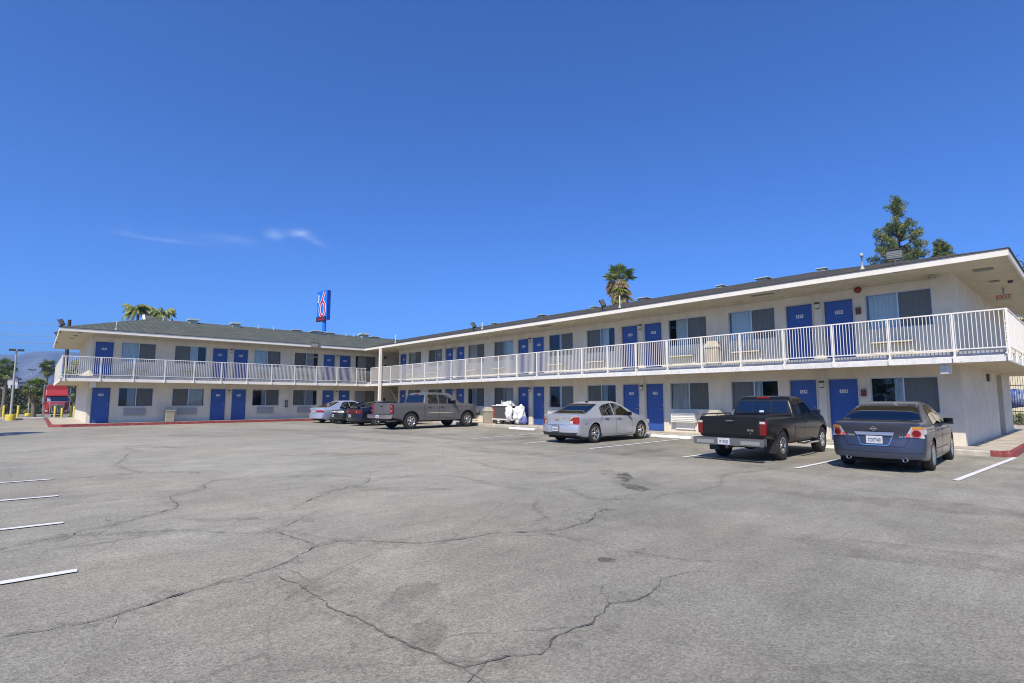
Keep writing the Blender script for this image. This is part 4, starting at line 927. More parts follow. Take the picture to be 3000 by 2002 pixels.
sedan(root, c, 'paint_slate', 'car_glass_dark', None, 3.86, 1.05, .325, dict(spokes=7, style='single'), dict(
    doors=[([(1.28,.62),(1.36,.30),(2.20,.27)], [(1.52,.93),(1.9,.935),(2.22,.93)]), ([(2.26,.27),(3.25,.27)], [(2.26,.93),(3.28,.89)])], handles=[(1.72,.83),(2.42,.82)],
    windows=[([(1.42,.965),(2.20,.955)], [(1.78,1.30),(1.95,1.355),(2.20,1.375)]), ([(2.25,.955),(3.30,.925)], [(2.25,1.378),(2.5,1.37),(2.72,1.33)])],
    ws=(2.68,3.58), rw=(.62,1.56), rwb=-.04), rear_glass='car_glass_dark')
lid = MB()
edge = [(-.78,.99),(-.70,.80),(-.60,.60),(-.50,.52),(.50,.52),(.60,.60),(.70,.80),(.78,.99)]
def ribbon(mb, car, pts, w_, m, eps=.006):
    P_ = [samp(pts, k/60) for k in range(61)]; vs = []
    for i, p in enumerate(P_):
        a, b = P_[max(0, i-1)], P_[min(60, i+1)]; d = Vector((b[0]-a[0], b[1]-a[1])).normalized(); n = Vector((-d.y, d.x))*w_/2
        vs += [car.rear_pt(p[0]+n.x, p[1]+n.y, eps), car.rear_pt(p[0]-n.x, p[1]-n.y, eps)]
    mb.add(vs, [(2*i, 2*i+1, 2*i+3, 2*i+2) for i in range(60)], m)
ribbon(lid, c, [(-.66,.86),(-.60,.66),(-.52,.535),(.52,.535),(.60,.66),(.66,.86)], .011, 'seam', .004)
lid.build('boot_seam', root)
for sd in (1, -1):
    t = MB()
    c.rear_patch(t, [(sd*.55,.745),(sd*.86,.71)], [(sd*.66,.945),(sd*.82,.955)], 'lamp_clear', .008, 10, 8); c.side_patch(t, [(.10,.72),(.36,.82)], [(.05,.945),(.32,.92)], 'lamp_clear', .010, 8, 6, sides=(sd,))
    c.rear_patch(t, [(sd*.66,.89),(sd*.86,.89)], [(sd*.68,.943),(sd*.82,.950)], 'lamp_amber', .012, 8, 4); c.side_patch(t, [(.10,.89),(.30,.89)], [(.05,.943),(.30,.92)], 'lamp_amber', .014, 6, 3, sides=(sd,))
    def disc(mb, x, z, r_, m, eps, n=26):
        vs = [c.rear_pt(x, z, eps)]+[c.rear_pt(x+r_*cos(2*pi*k/n), z+r_*sin(2*pi*k/n), eps) for k in range(n)]
        mb.add(vs, [(0, k, k % n+1) for k in range(1, n+1)], m, True)
    disc(t, sd*.735, .805, .082, 'lamp_pink', .022); disc(t, sd*.735, .805, .066, 'lamp_truck_red', .026); disc(t, sd*.60, .765, .038, 'lamp_pink', .022)
    t.build('tail_light', root)
gb = MB(); c.rear_patch(gb, [(-.34,.760),(.34,.760)], [(-.37,.825),(.37,.825)], 'chrome_blue' if 'chrome_blue' in MATS else mat('chrome_blue', (.45,.55,.85), .25, metal=.7).name, .028, 12, 3); gb.build('boot_garnish', root)
gb = MB(); disc(gb, 0, .895, .045, 'chrome', .012); c.rear_patch(gb, [(-.075,.885),(.075,.885)], [(-.075,.905),(.075,.905)], 'chrome', .02, 4, 1)
disc(gb, 0, .895, .033, 'paint_slate', .0135)
c.rear_patch(gb, [(-.072,.887),(.072,.887)], [(-.072,.903),(.072,.903)], 'chrome', .024, 4, 1); gb.build('emblem', root)
def badge(root, car, txt, x, z, size, eps=.008, m='chrome', sx=1.2):
    b_ = MB(); vs, fs = text_mesh(txt, size, bold=.0015, sx=sx); b_.add([car.rear_pt(v[0]+x, v[2]+z, eps) for v in vs], fs, m); b_.build('badge', root)
badge(root, c, 'ALTIMA', -.49, .745, .06, .012); badge(root, c, '2.5 S', .50, .735, .05, .012)
rc = MB(); c.rear_patch(rc, [(-.27,.555),(.27,.555)], [(-.33,.755),(.33,.755)], 'paint_slate', .004, 10, 4); ribbon(rc, c, [(-.33,.755),(-.26,.57),(-.22,.555),(.22,.555),(.26,.57),(.33,.755)], .014, 'chrome', .007); rc.build('plate_recess', root)
plate(root, c, 0, .665, '7DIF749', .018)
for x in (-.52, .52):
    e = MB(); e.lathe([(.0,.05),(.036,.05),(.040,-.04),(.046,-.045),(.046,.10)], 'chrome', 20, (x,.10,.275), 'y'); e.lathe([(0,.04),(.038,.04)], 'seam', 20, (x,.10,.275), 'y'); e.build('exhaust_tip', root)
lw_ = MB(); c.rear_patch(lw_, [(-.80,.285),(.80,.285)], [(-.84,.40),(.84,.40)], 'paint_slate', .006, 20, 3); ribbon(lw_, c, [(-.84,.41),(.84,.41)], .008, 'seam', .008); lw_.build('rear_bumper', root)
mirrors(root, c, 3.02, .98, 'black_plastic', 1.1); interior(root, 0, 0, 1.02, 0)
ml = MB()
for sd in (1, -1): c.side_patch(ml, [(1.45,.44),(3.15,.44)], [(1.45,.452),(3.15,.452)], 'seam', .008, sides=(sd,), nv=1)
ml.build('side_crease', root)
place_car(root, -3.32, 13.22, R(2.7), 1.046, .96)

# --- silver sedan
paint('paint_silver', (.50,.52,.56), metal=.5, rough=.30)
root = thing('sedan', 'silver sedan parked alone beside an empty bay, red tail lights with clear corners', 'car')
c = Car(4.87, 1.79, top=[(0,.95),(.05,.975),(.14,.995),(.55,1.015),(.85,1.10),(1.35,1.32),(1.9,1.435),(2.35,1.455),(2.9,1.375),(3.3,1.20),(3.72,.985),(4.0,.93),(4.5,.82),(4.77,.70),(4.87,.58)],
        belt=[(0,.92),(.5,.93),(1.5,.935),(3.5,.885),(4.4,.76),(4.87,.52)], zb=[(0,.30),(.5,.21),(1,.19),(3.9,.19),(4.87,.22)],
        wk=[(0,.93),(.04,.955),(.12,.98),(.5,.995),(1.2,1),(3.6,1),(4.4,.965),(4.75,.93),(4.87,.88)], tumble=.48, cr=.12, plan_r=.24, rearz=((.2,.06),(.34,.0),(.58,.0),(.66,.03),(.75,.035),(.96,.02),(1.05,.04)))
sedan(root, c, 'paint_silver', 'car_glass', None, 3.93, 1.08, .33, dict(spokes=5, style='twin', rr=.68), dict(
    doors=[([(1.30,.62),(1.42,.30),(2.26,.27)], [(1.50,.925),(1.9,.93),(2.28,.925)]), ([(2.32,.27),(3.30,.27)], [(2.32,.925),(3.34,.885)])], handles=[(1.74,.83),(2.50,.82)],
    windows=[([(1.48,.955),(2.24,.955)], [(1.52,1.20),(1.75,1.30),(2.24,1.365)]), ([(2.30,.955),(3.42,.92)], [(2.30,1.368),(2.6,1.345),(2.92,1.23)])],
    ws=(2.86,3.66), rw=(.62,1.48), rwb=-.05), handle_m='black_plastic')
for sd in (1, -1):
    t = MB(); c.rear_patch(t, [(sd*.52,.655),(sd*.86,.64)], [(sd*.54,.81),(sd*.66,.92),(sd*.86,.93)], 'lamp_clear', .009, 10, 6); c.rear_patch(t, [(sd*.535,.67),(sd*.86,.655)], [(sd*.555,.80),(sd*.68,.90),(sd*.86,.91)], 'lamp_red', .013, 10, 6); c.rear_patch(t, [(sd*.545,.685),(sd*.66,.68)], [(sd*.555,.78),(sd*.66,.78)], 'lamp_clear', .018, 4, 4)
    c.side_patch(t, [(.06,.64),(.26,.66)], [(.04,.93),(.20,.86)], 'lamp_clear', .009, 6, 6, sides=(sd,)); c.side_patch(t, [(.06,.66),(.22,.68)], [(.04,.91),(.17,.85)], 'lamp_red', .013, 6, 6, sides=(sd,)); t.build('tail_light', root)
    t = MB(); c.side_patch(t, [(.50,.665),(.62,.665)], [(.50,.685),(.62,.685)], 'lamp_dark_red', .009, 4, 2, sides=(sd,)); t.build('side_marker', root)
lid = MB(); ribbon(lid, c, [(-.53,.93),(-.52,.66),(-.50,.64),(.50,.64),(.52,.66),(.53,.93)], .010, 'seam', .004); lid.build('boot_seam', root)
plate(root, c, -.05, .50, '5ZSZ642', .02, frame='black_plastic'); badge(root, c, 'MALIBU', .36, .86, .04, .006, 'chrome')
lw_ = MB(); c.rear_patch(lw_, [(-.74,.27),(.74,.27)], [(-.82,.385),(.82,.385)], 'black_plastic', .010, 16, 4); lw_.build('bumper_valance', root)
gb = MB(); c.rear_patch(gb, [(-.09,.80),(.09,.80)], [(-.09,.825),(.09,.825)], 'brass', .01, 6, 1); c.rear_patch(gb, [(-.03,.785),(.03,.785)], [(-.03,.84),(.03,.84)], 'brass', .012, 2, 2); gb.build('emblem', root)
mirrors(root, c, 3.10, .98, 'black_plastic', .9); interior(root, 0, 0, 1.02, 0)
an = MB(); an.box(-.04, .04, 1.62, 1.74, 1.40, 1.455, 'black_plastic'); an.build('roof_antenna', root, bevel=.015)
place_car(root, -12.74, 13.48, R(1.8), 1.0, .97)

# --- pale blue sedan at the far end
paint('paint_pale_blue', (.40,.45,.58), metal=.3, rough=.33)
def simple_sedan(label, P_, glass, x, y, rz, sy_, lampm='lamp_red', lampwide=True, top=None, ptxt='4KZP183', H=1.0):
    root = thing('sedan', label, 'car')
    c = Car(4.80, 1.79, top=top or [(0,.93),(.05,.96),(.15,.985),(.6,1.0),(.95,1.12),(1.4,1.33),(1.8,1.43),(2.5,1.44),(2.95,1.34),(3.5,1.03),(3.8,.96),(4.4,.84),(4.7,.70),(4.8,.58)],
        belt=[(0,.90),(.5,.91),(1.5,.915),(3.5,.87),(4.4,.76),(4.8,.52)], zb=[(0,.30),(.5,.22),(1,.19),(3.9,.19),(4.8,.22)],
        wk=[(0,.93),(.04,.955),(.12,.98),(.5,.995),(1.2,1),(3.6,1),(4.4,.965),(4.7,.93),(4.8,.88)], tumble=.46, cr=.11, plan_r=.22, rearz=((.2,.05),(.34,.0),(.55,.0),(.62,.03),(.75,.03),(.96,.03),(1.05,.04)))
    sedan(root, c, P_, glass, None, 3.80, 1.08, .315, dict(spokes=5, style='single'), dict(
        doors=[([(1.30,.60),(1.40,.30),(2.16,.27)], [(1.46,.905),(1.9,.91),(2.18,.905)]), ([(2.22,.27),(3.20,.27)], [(2.22,.905),(3.24,.87)])], handles=[(1.68,.82),(2.40,.81)],
        windows=[([(1.40,.94),(2.15,.935)], [(1.72,1.29),(1.95,1.345),(2.15,1.352)]), ([(2.20,.935),(3.28,.905)], [(2.20,1.352),(2.55,1.345),(2.80,1.27)])], ws=(2.78,3.46), rw=(.68,1.50), rwb=-.03))
    for sd in (1, -1):
        t = MB(); c.rear_patch(t, [(sd*(.34 if lampwide else .5),.70),(sd*.86,.68)], [(sd*(.34 if lampwide else .5),.80),(sd*.86,.84)], lampm, .010, 10, 5); c.side_patch(t, [(.06,.68),(.34,.70)], [(.04,.84),(.26,.80)], lampm, .010, 6, 5, sides=(sd,)); t.build('tail_light', root)
    plate(root, c, 0, .70 if lampwide else .52, ptxt, .02); mirrors(root, c, 2.95, .95, P_, .85); interior(root, 0, 0, 1.0, 0)
    gb = MB(); ribbon(gb, c, [(-.85,.60),(.85,.60)], .008, 'seam', .006); gb.build('bumper_seam', root)
    place_car(root, x, y, rz, sy_); return root, c
simple_sedan('pale blue silver sedan, farthest left of the cars in the row', 'paint_pale_blue', 'car_glass_dark', -34.0, 13.3, R(5), .985)
# --- small dark green car, mostly hidden
paint('paint_dark_green', (.035,.045,.042), metal=.4, rough=.35)
simple_sedan('dark green sedan squeezed between the pale blue sedan and the dark navy coupe', 'paint_dark_green', 'car_glass_dark', -31.9, 13.75, R(0), .98, 'lamp_clear', False,
    [(0,.70),(.05,.78),(.15,.84),(.7,.90),(1.3,.98),(1.7,1.20),(2.1,1.30),(2.6,1.30),(3.0,1.20),(3.6,.95),(3.9,.88),(4.4,.78),(4.7,.66),(4.8,.55)], '2RSD408')
# --- dark navy coupe with full-width red lamps
paint('paint_navy', (.008,.011,.020), metal=.1, rough=.3)
root = thing('coupe', 'dark navy coupe with full width red tail panel, behind the grey pickup truck', 'car')
c = Car(4.75, 1.85, top=[(0,.94),(.04,1.0),(.12,1.03),(.5,1.03),(.75,1.10),(1.4,1.33),(1.9,1.42),(2.3,1.42),(2.8,1.28),(3.2,1.02),(3.6,.97),(4.3,.85),(4.65,.70),(4.75,.55)],
        belt=[(0,.90),(.5,.93),(1.5,.92),(3.2,.88),(4.3,.76),(4.75,.5)], zb=[(0,.26),(.5,.22),(1,.19),(3.9,.19),(4.75,.22)],
        wk=[(0,.94),(.04,.965),(.12,.985),(.5,1),(1.2,1),(3.6,1),(4.3,.965),(4.65,.93),(4.75,.88)], tumble=.50, cr=.11, plan_r=.16, rearz=((.2,.08),(.34,.02),(.58,.0),(.62,.05),(.75,.05),(.96,.04),(1.05,.0)))
sedan(root, c, 'paint_navy', 'car_glass_dark', None, 3.75, 1.10, .33, dict(spokes=5, style='single', rr=.66), dict(
    doors=[([(1.75,.30),(3.05,.27)], [(1.70,.92),(3.08,.88)])], handles=[(1.95,.82)],
    windows=[([(1.45,.95),(3.10,.92)], [(1.75,1.26),(2.1,1.335),(2.45,1.30),(2.62,1.22)])], ws=(2.50,3.12), rw=(.66,1.52)))
for sd in (1, -1):
    t = MB(); c.rear_patch(t, [(sd*.30,.69),(sd*.87,.69)], [(sd*.30,.92),(sd*.87,.92)], 'lamp_truck_red', .012, 10, 5); c.side_patch(t, [(.04,.69),(.18,.70)], [(.04,.92),(.14,.90)], 'lamp_red', .010, 6, 5, sides=(sd,)); c.rear_patch(t, [(sd*.46,.77),(sd*.52,.77)], [(sd*.46,.83),(sd*.52,.83)], 'lamp_clear', .018, 2, 2); t.build('tail_light', root)
t = MB(); c.rear_patch(t, [(-.298,.69),(.298,.69)], [(-.298,.92),(.298,.92)], 'lamp_dark_red', .012, 10, 5); t.build('tail_panel', root)
t = MB(); t.box(-.80, .80, .0, .22, 1.10, 1.125, 'paint_navy'); t.box(-.6, -.55, .05, .2, 1.02, 1.10, 'paint_navy'); t.box(.55, .6, .05, .2, 1.02, 1.10, 'paint_navy'); t.build('spoiler', root, bevel=.01)
plate(root, c, -.15, .56, '6BMT279', .012); mirrors(root, c, 2.75, .95, 'paint_navy', .85); interior(root, 0, 0, 1.0, 0)
place_car(root, -29.06, 13.6, R(3.3), 1.0, 1.0)

# --- pickups
def pickup(root, L, W_, zr, zroof, ycab, cabtop, hood, ycowl, P_, glass, yr, yf, Rw, wheelk, crew, zbelt, doors, handles, windows, mirror_y, rail_m=None, tw=.24, bedd=.46):
    top = [(0,zr),(.02,zr+.0),(ycab-.03,zr),(ycab+.02,zr+.02),(ycab+.14,cabtop-.10),(ycab+.24,cabtop-.02),(ycab+.5,zroof)]+hood
    c = Car(L, W_, top=top, belt=[(0,zr-.035),(ycab,zr-.035),(ycab+.15,zbelt),(ycowl,zbelt-.02),(L-.5,zbelt-.12),(L,zbelt-.3)], zb=[(0,.58),(.6,.50),(yr-.55,.42),(yr+.55,.40),(yf,.40),(L,.42)],
        wk=[(0,.965),(.02,.98),(.08,.995),(.4,1),(L-.7,1),(L-.25,.97),(L,.90)], tumble=.30, cr=.10, plan_r=.03, plan_f=.30, rearz=((.4,.03),(.9,.0),(1.2,.0)), crown=.02, shoulder=.015)
    b = c.body(P_).build('body', root); bed = MB(); bed.box(-c.W+.085, c.W-.085, .07, ycab-.06, zr-bedd, zr+.4, 'black_plastic')
    cut(b, [arch(yr, Rw-.02, Rw+.085, W_, .34), arch(yf, Rw-.02, Rw+.085, W_, .34), bed])
    for p in b.data.polygons: p.use_smooth = True
    sf = b.modifiers.new('edge', 'EDGE_SPLIT'); sf.split_angle = R(35)
    for i, (bt, tp) in enumerate(doors): door_part(root, c, bt, tp, P_, handles[i], 'black_plastic')
    for bt, tp in windows:
        for sd in (1, -1):
            w = MB(); c.side_patch(w, grow(bt, .0, -.014), grow(tp, .0, .014), 'seam', .004, sides=(sd,)); c.side_patch(w, grow(bt, -.02, .004), grow(tp, -.02, -.006), glass, .009, sides=(sd,)); w.build('side_window', root, recalc=False)
    w = MB(); y0, y1 = ycowl-.75, ycowl-.03; c.top_patch(w, y0, y1, 'seam', .004, .94); c.top_patch(w, y0+.02, y1-.02, glass, .009, .91); w.build('windshield', root, recalc=False)
    for x in (-1, 1):
        for y in (yr, yf): wheel(root, x*(c.W-.15), y, Rw, tw, **wheelk)
    # gap between bed and cab
    for sd in (1, -1): g = MB(); c.side_patch(g, [(ycab-.028,.45),(ycab-.010,.45)], [(ycab-.028,zr-.02),(ycab-.010,zr-.02)], 'seam', .004, 2, 8, sides=(sd,)); g.build('bed_gap', root)
    u = MB(); u.box(-.5, .5, .2, L-.4, .34, .50, 'under_black'); u.tube([(-c.W+.25, yr, Rw), (c.W-.25, yr, Rw)], .06, 'under_black', 8); u.lathe([(0,-.14),(.12,-.13),(.15,0),(.12,.13),(0,.14)], 'under_black', 12, (0, yr, Rw), 'x'); u.box(-c.W*.8, c.W*.8, ycab, L-.6, .36, .5, 'under_black'); u.build('underbody', root)
    headlights(root, c, .72, .92)
    return c
# black compact pickup
paint('paint_black', (.006,.006,.007), metal=.0, rough=.34, coat=.30)
root = thing('pickup_truck', 'black extended cab pickup truck with mud flaps, beside the slate blue sedan', 'pickup')
hood = [(2.62,1.60),(2.95,1.59),(3.22,1.48),(3.68,1.14),(3.8,1.10),(4.5,1.06),(4.85,.98),(5.0,.80)]
c = pickup(root, 5.0, 1.76, 1.08, 1.61, 1.95, 1.60, hood, 3.72, 'paint_black', 'car_glass_dark', 1.12, 4.18, .365, dict(spokes=5, style='twin', rr=.56), False, 1.06,
    [([(2.66,.50),(3.55,.50)], [(2.64,1.045),(3.62,1.04)])], [(2.82,.92)], [([(2.12,1.09),(2.60,1.09)], [(2.17,1.46),(2.58,1.47)]), ([(2.66,1.09),(3.60,1.08)], [(2.66,1.475),(3.0,1.46),(3.18,1.40)])], 3.45)
hw = c.W
w = MB(); A = T((0, 0, 0))
def cabglass(mb, x0, x1, z0, z1, m, e):
    def yb(z): return lerp([(1.08,1.955),(1.50,2.09),(1.6,2.19)], z)
    mb.add([(x0, yb(z0)-e, z0), (x1, yb(z0)-e, z0), (x1*.94 if abs(x1) > .5 else x1, yb(z1)-e, z1), (x0*.94 if abs(x0) > .5 else x0, yb(z1)-e, z1)], [(0,1,2,3)], m)
cabglass(w, -.72, .72, 1.13, 1.49, 'seam', .012); cabglass(w, -.69, -.25, 1.15, 1.47, 'car_glass_dark', .018); cabglass(w, -.23, .23, 1.15, 1.47, 'car_glass_dark', .02); cabglass(w, .25, .69, 1.15, 1.47, 'car_glass_dark', .018); cabglass(w, -.06, .06, 1.16, 1.21, 'plate_white', .022)
w.build('rear_window', root, recalc=False)
w = MB(); w.box(-.16, .16, 2.11, 2.19, 1.535, 1.575, 'lamp_red'); w.build('brake_light', root, bevel=.006)
t = MB(); ribbon(t, c, [(-.70,1.05),(-.70,.60),(.70,.60),(.70,1.05)], .012, 'seam', .004); c.rear_patch(t, [(-.66,.99),(.66,.99)], [(-.66,1.0),(.66,1.0)], 'seam', .004, 4, 1); ribbon(t, c, [(-.68,.70),(.68,.70)], .012, 'seam', .004); t.build('tailgate_seam', root)
t = MB(); t.box(-.11, .11, -.03, -.004, .955, 1.01, 'black_plastic'); t.box(-.08, .08, -.036, -.031, .985, 1.0, 'chrome'); t.build('tailgate_handle', root, bevel=.006)
for sd in (1, -1):
    t = MB(); c.rear_patch(t, [(sd*.725,.66),(sd*.87,.66)], [(sd*.735,.99),(sd*.87,.99)], 'lamp_truck_red', .014, 4, 6); c.side_patch(t, [(.0,.66),(.12,.66)], [(.0,.99),(.10,.99)], 'lamp_truck_red', .012, 4, 6, sides=(sd,)); c.rear_patch(t, [(sd*.735,.925),(sd*.865,.925)], [(sd*.735,.98),(sd*.86,.98)], 'lamp_clear', .018, 3, 2); t.build('tail_light', root)
badge(root, c, 'EDGE', .50, .765, .055, .006, 'chrome', 1.1); badge(root, c, 'v', .50, .70, .06, .006, 'chrome', 1.0)
t = MB(); t.prism([(-.88,.40),(.88,.40),(.90,.45),(.90,.575),(-.90,.575),(-.90,.45)], -.20, -.02, 'bumper_grey'); t.box(-.85, .85, -.19, -.03, .5765, .582, 'black_plastic'); t.box(-.30, .30, -.204, -.201, .44, .55, 'bumper_grey'); t.box(-.8, -.34, -.208, -.201, .43, .52, 'bumper_pad'); t.box(.34, .8, -.208, -.201, .43, .52, 'bumper_pad'); t.build('rear_bumper', root, bevel=.015)
plate(root, c, -.08, .495, '7P13032', 0, top='California', y=-.21)
t = MB(); t.box(-.04, .04, -.22, .3, .34, .40, 'black_plastic'); t.lathe([(0,.47),(.028,.46),(.028,.42),(.015,.41)], 'chrome', 12, (0,-.20,-.02)); t.build('tow_hitch', root)
for sd in (1, -1):
    t = MB(); t.box(sd*.60-.0, sd*.60+sd*.27, .60, .615, .20, .52, 'black_plastic') if sd > 0 else t.box(-.87, -.60, .60, .615, .20, .52, 'black_plastic'); t.build('mud_flap', root)
    t = MB(); t.tube([(sd*(hw-.06),.15,1.08),(sd*(hw-.06),.22,1.13),(sd*(hw-.06),1.75,1.13),(sd*(hw-.06),1.83,1.08)], .016, 'black_plastic', 8); t.tube([(sd*(hw-.06),1.0,1.08),(sd*(hw-.06),1.0,1.13)], .014, 'black_plastic', 6); t.build('bed_rail', root)
    t = MB(); t.tube([(sd*(hw-.0),2.1,.40),(sd*(hw+.06),2.25,.36),(sd*(hw+.06),3.45,.36),(sd*(hw-.0),3.6,.40)], .035, 'chrome', 10); t.build('side_step', root)
mirrors(root, c, 3.42, 1.14, 'black_plastic', 1.1); interior(root, 0, 0, 1.2, 0, rows=(2.75,))
place_car(root, -6.22, 12.78, R(2.1), 1.022, .965)
# grey crew-cab pickup
paint('paint_grey', (.150,.148,.150), metal=.3, rough=.35)
root = thing('pickup_truck', 'dark grey crew cab pickup truck with chrome rear bumper, in front of the waste bin', 'pickup')
hood = [(3.72,1.865),(3.95,1.84),(4.22,1.68),(4.62,1.36),(4.72,1.32),(5.2,1.30),(5.8,1.25),(6.04,1.15),(6.12,.95)]
c = pickup(root, 6.12, 2.02, 1.33, 1.87, 2.05, 1.84, [(2.9,1.88)]+hood, 4.66, 'paint_grey', 'car_glass_dark', 1.20, 5.12, .42, dict(spokes=6, style='single', rr=.60), True, 1.27,
    [([(2.16,.62),(2.26,.56),(3.00,.54)], [(2.16,1.25),(2.6,1.26),(3.02,1.26)]), ([(3.06,.54),(4.12,.54)], [(3.06,1.26),(4.18,1.24)])], [(2.38,1.12),(3.24,1.12)],
    [([(2.34,1.31),(3.00,1.31)], [(2.36,1.72),(2.6,1.745),(3.00,1.75)]), ([(3.08,1.31),(4.30,1.29)], [(3.08,1.75),(3.4,1.745),(3.74,1.66)])], 4.05, tw=.27)
hw = c.W
w = MB()
def cab2(mb, x0, x1, z0, z1, m, e):
    def yb(z): return lerp([(1.33,2.055),(1.74,2.19),(1.84,2.29)], z)
    mb.add([(x0, yb(z0)-e, z0), (x1, yb(z0)-e, z0), (x1*.95, yb(z1)-e, z1), (x0*.95, yb(z1)-e, z1)], [(0,1,2,3)], m)
cab2(w, -.80, .80, 1.37, 1.74, 'seam', .012); cab2(w, -.77, .77, 1.39, 1.72, 'car_glass_dark', .018); w.build('rear_window', root, recalc=False)
w = MB(); w.box(-.18, .18, 2.20, 2.27, 1.775, 1.81, 'lamp_red'); w.build('brake_light', root)
t = MB(); ribbon(t, c, [(-.80,1.30),(-.80,.76),(.80,.76),(.80,1.30)], .012, 'seam', .004); t.build('tailgate_seam', root)
t = MB(); t.box(-.10, .10, -.02, -.004, 1.13, 1.20, 'black_plastic'); t.build('tailgate_handle', root, bevel=.006)
badge(root, c, 'SIERRA', -.55, .90, .06, .006, 'chrome', 1.1)
for sd in (1, -1):
    t = MB(); c.rear_patch(t, [(sd*.83,.80),(sd*.99,.80)], [(sd*.83,1.27),(sd*.99,1.27)], 'lamp_truck_red', .012, 4, 6); c.side_patch(t, [(.0,.80),(.10,.80)], [(.0,1.27),(.10,1.27)], 'lamp_truck_red', .012, 4, 6, sides=(sd,))
    for z in (.90, 1.12): c.rear_patch(t, [(sd*.85,z),(sd*.97,z)], [(sd*.85,z+.07),(sd*.97,z+.07)], 'lamp_pink', .017, 2, 2)
    t.build('tail_light', root)
    t = MB(); c.side_patch(t, [(2.3,.80),(4.1,.80)], [(2.3,.825),(4.1,.825)], 'chrome', .012, sides=(sd,), nv=1); t.build('side_trim', root)
t = MB(); t.prism([(-.97,.56),(.97,.56),(1.0,.62),(1.0,.75),(-1.0,.75),(-1.0,.62)], -.24, -.02, 'chrome'); t.box(-.94, .94, -.23, -.03, .7515, .757, 'black_plastic'); t.box(-.9, .9, -.12, .1, .44, .56, 'black_plastic'); t.build('rear_bumper', root, bevel=.02)
plate(root, c, 0, .655, '8K41276', 0, y=-.25)
ex = MB(); ex.tube([(.55,.55,.44),(.55,-.02,.42)], .045, 'steel_galv', 10); ex.build('exhaust_tip', root)
t = MB(); t.box(-hw+.1, hw-.1, 6.05, 6.22, .60, .82, 'chrome'); t.build('front_bumper', root, bevel=.03)
for sd in (1, -1):
    f_ = MB()
    for yy in (1.20, 5.12):
        n = 14; vs = []
        for k in range(n+1):
            a = pi*k/n
            for rr_ in (.50, .545): vs.append(c.side_pt(yy+rr_*cos(a), .40+rr_*sin(a), .012, sd))
        f_.add(vs, [(2*k, 2*k+1, 2*k+3, 2*k+2) for k in range(n)], 'black_plastic', True)
    f_.build('wheel_arch_trim', root)
mirrors(root, c, 4.02, 1.36, 'black_plastic', 1.3); interior(root, 0, 0, 1.45, 0, rows=(2.6, 3.3))
place_car(root, -24.55, 13.1, R(3.1), .95, .99)
# ------------------------------------------------------------------ small things round the lot
def stop(x0, x1, y, label):
    m = MB(); m.prism([(-.075,0),(.075,0),(.05,.11),(-.05,.11)], x0, x1, 'stop_white', Matrix(((0,1,0,0),(1,0,0,y),(0,0,1,.004),(0,0,0,1))))
    tag(m.build('wheel_stop', bevel=.02), label, 'wheel stop', 'white concrete wheel stops')
stop(-20.4, -18.55, 18.1, 'white concrete wheel stop lying in the empty bay in front of the housekeeping cart')
stop(-12.6, -10.6, 18.62, 'white concrete wheel stop by the nose of the silver sedan')
stop(-6.2, -4.7, 18.3, 'white concrete wheel stop between the black pickup and the slate blue sedan')
bin0 = None
def waste_bin(x, y, z, rz, label, s=1.0):
    global bin0
    if bin0 is None:
        bin0 = thing('waste_bin', label, 'waste bin', (x, y, z), rz, 'stone waste bins on the walkways')
        m = MB(); m.prism([(-.28,0),(.28,0),(.31,.80),(-.31,.80)], -.29, .29, 'bin_stone'); m.build('bin_body', bin0, bevel=.02)
        m = MB()
        for i in range(9): m.box(-.25+.062*i-.006, -.25+.062*i+.006, -.297, -.291, .04, .76, 'bin_lid')
        m.build('bin_ribs', bin0)
        m = MB(); m.add([(-.34,-.33,.80),(.34,-.33,.80),(.34,.33,.80),(-.34,.33,.80),(-.34,-.33,.86),(.34,-.33,.86),(.34,.33,.86),(-.34,.33,.86),(-.20,-.18,1.13),(.20,-.18,1.13),(.20,.18,1.13),(-.20,.18,1.13)],
              [(0,1,5,4),(1,2,6,5),(2,3,7,6),(3,0,4,7),(4,5,9,8),(5,6,10,9),(6,7,11,10),(7,4,8,11),(8,9,10,11),(0,3,2,1)], 'bin_lid'); m.build('bin_lid', bin0, bevel=.015)
        m = MB(); m.add([(-.18,-.300,.90),(.18,-.300,.90),(.14,-.222,1.05),(-.14,-.222,1.05)], [(0,1,2,3)], 'black_plastic'); m.build('bin_flap', bin0)
        o = bin0
    else:
        o = bin0.copy(); COL.objects.link(o); o.location = (x, y, z); o.rotation_euler = (0, 0, rz); copy_kids(bin0, o); o['label'] = label
    o.scale = (s, s, s)
waste_bin(-24.0, 19.62, .152, R(-20), 'stone waste bin on the lower walkway by the nose of the grey pickup', .82)
waste_bin(-10.15, 19.72, .152, 0, 'stone waste bin on the lower walkway behind the bed of the black pickup', .84)
waste_bin(-10.15, 19.72, 2.82, R(10), 'stone waste bin on the upper balcony behind the white railing', .86)
waste_bin(-38.55, 6.2, .153, R(90), 'stone waste bin against the left wing, standing over the red kerb', .78)
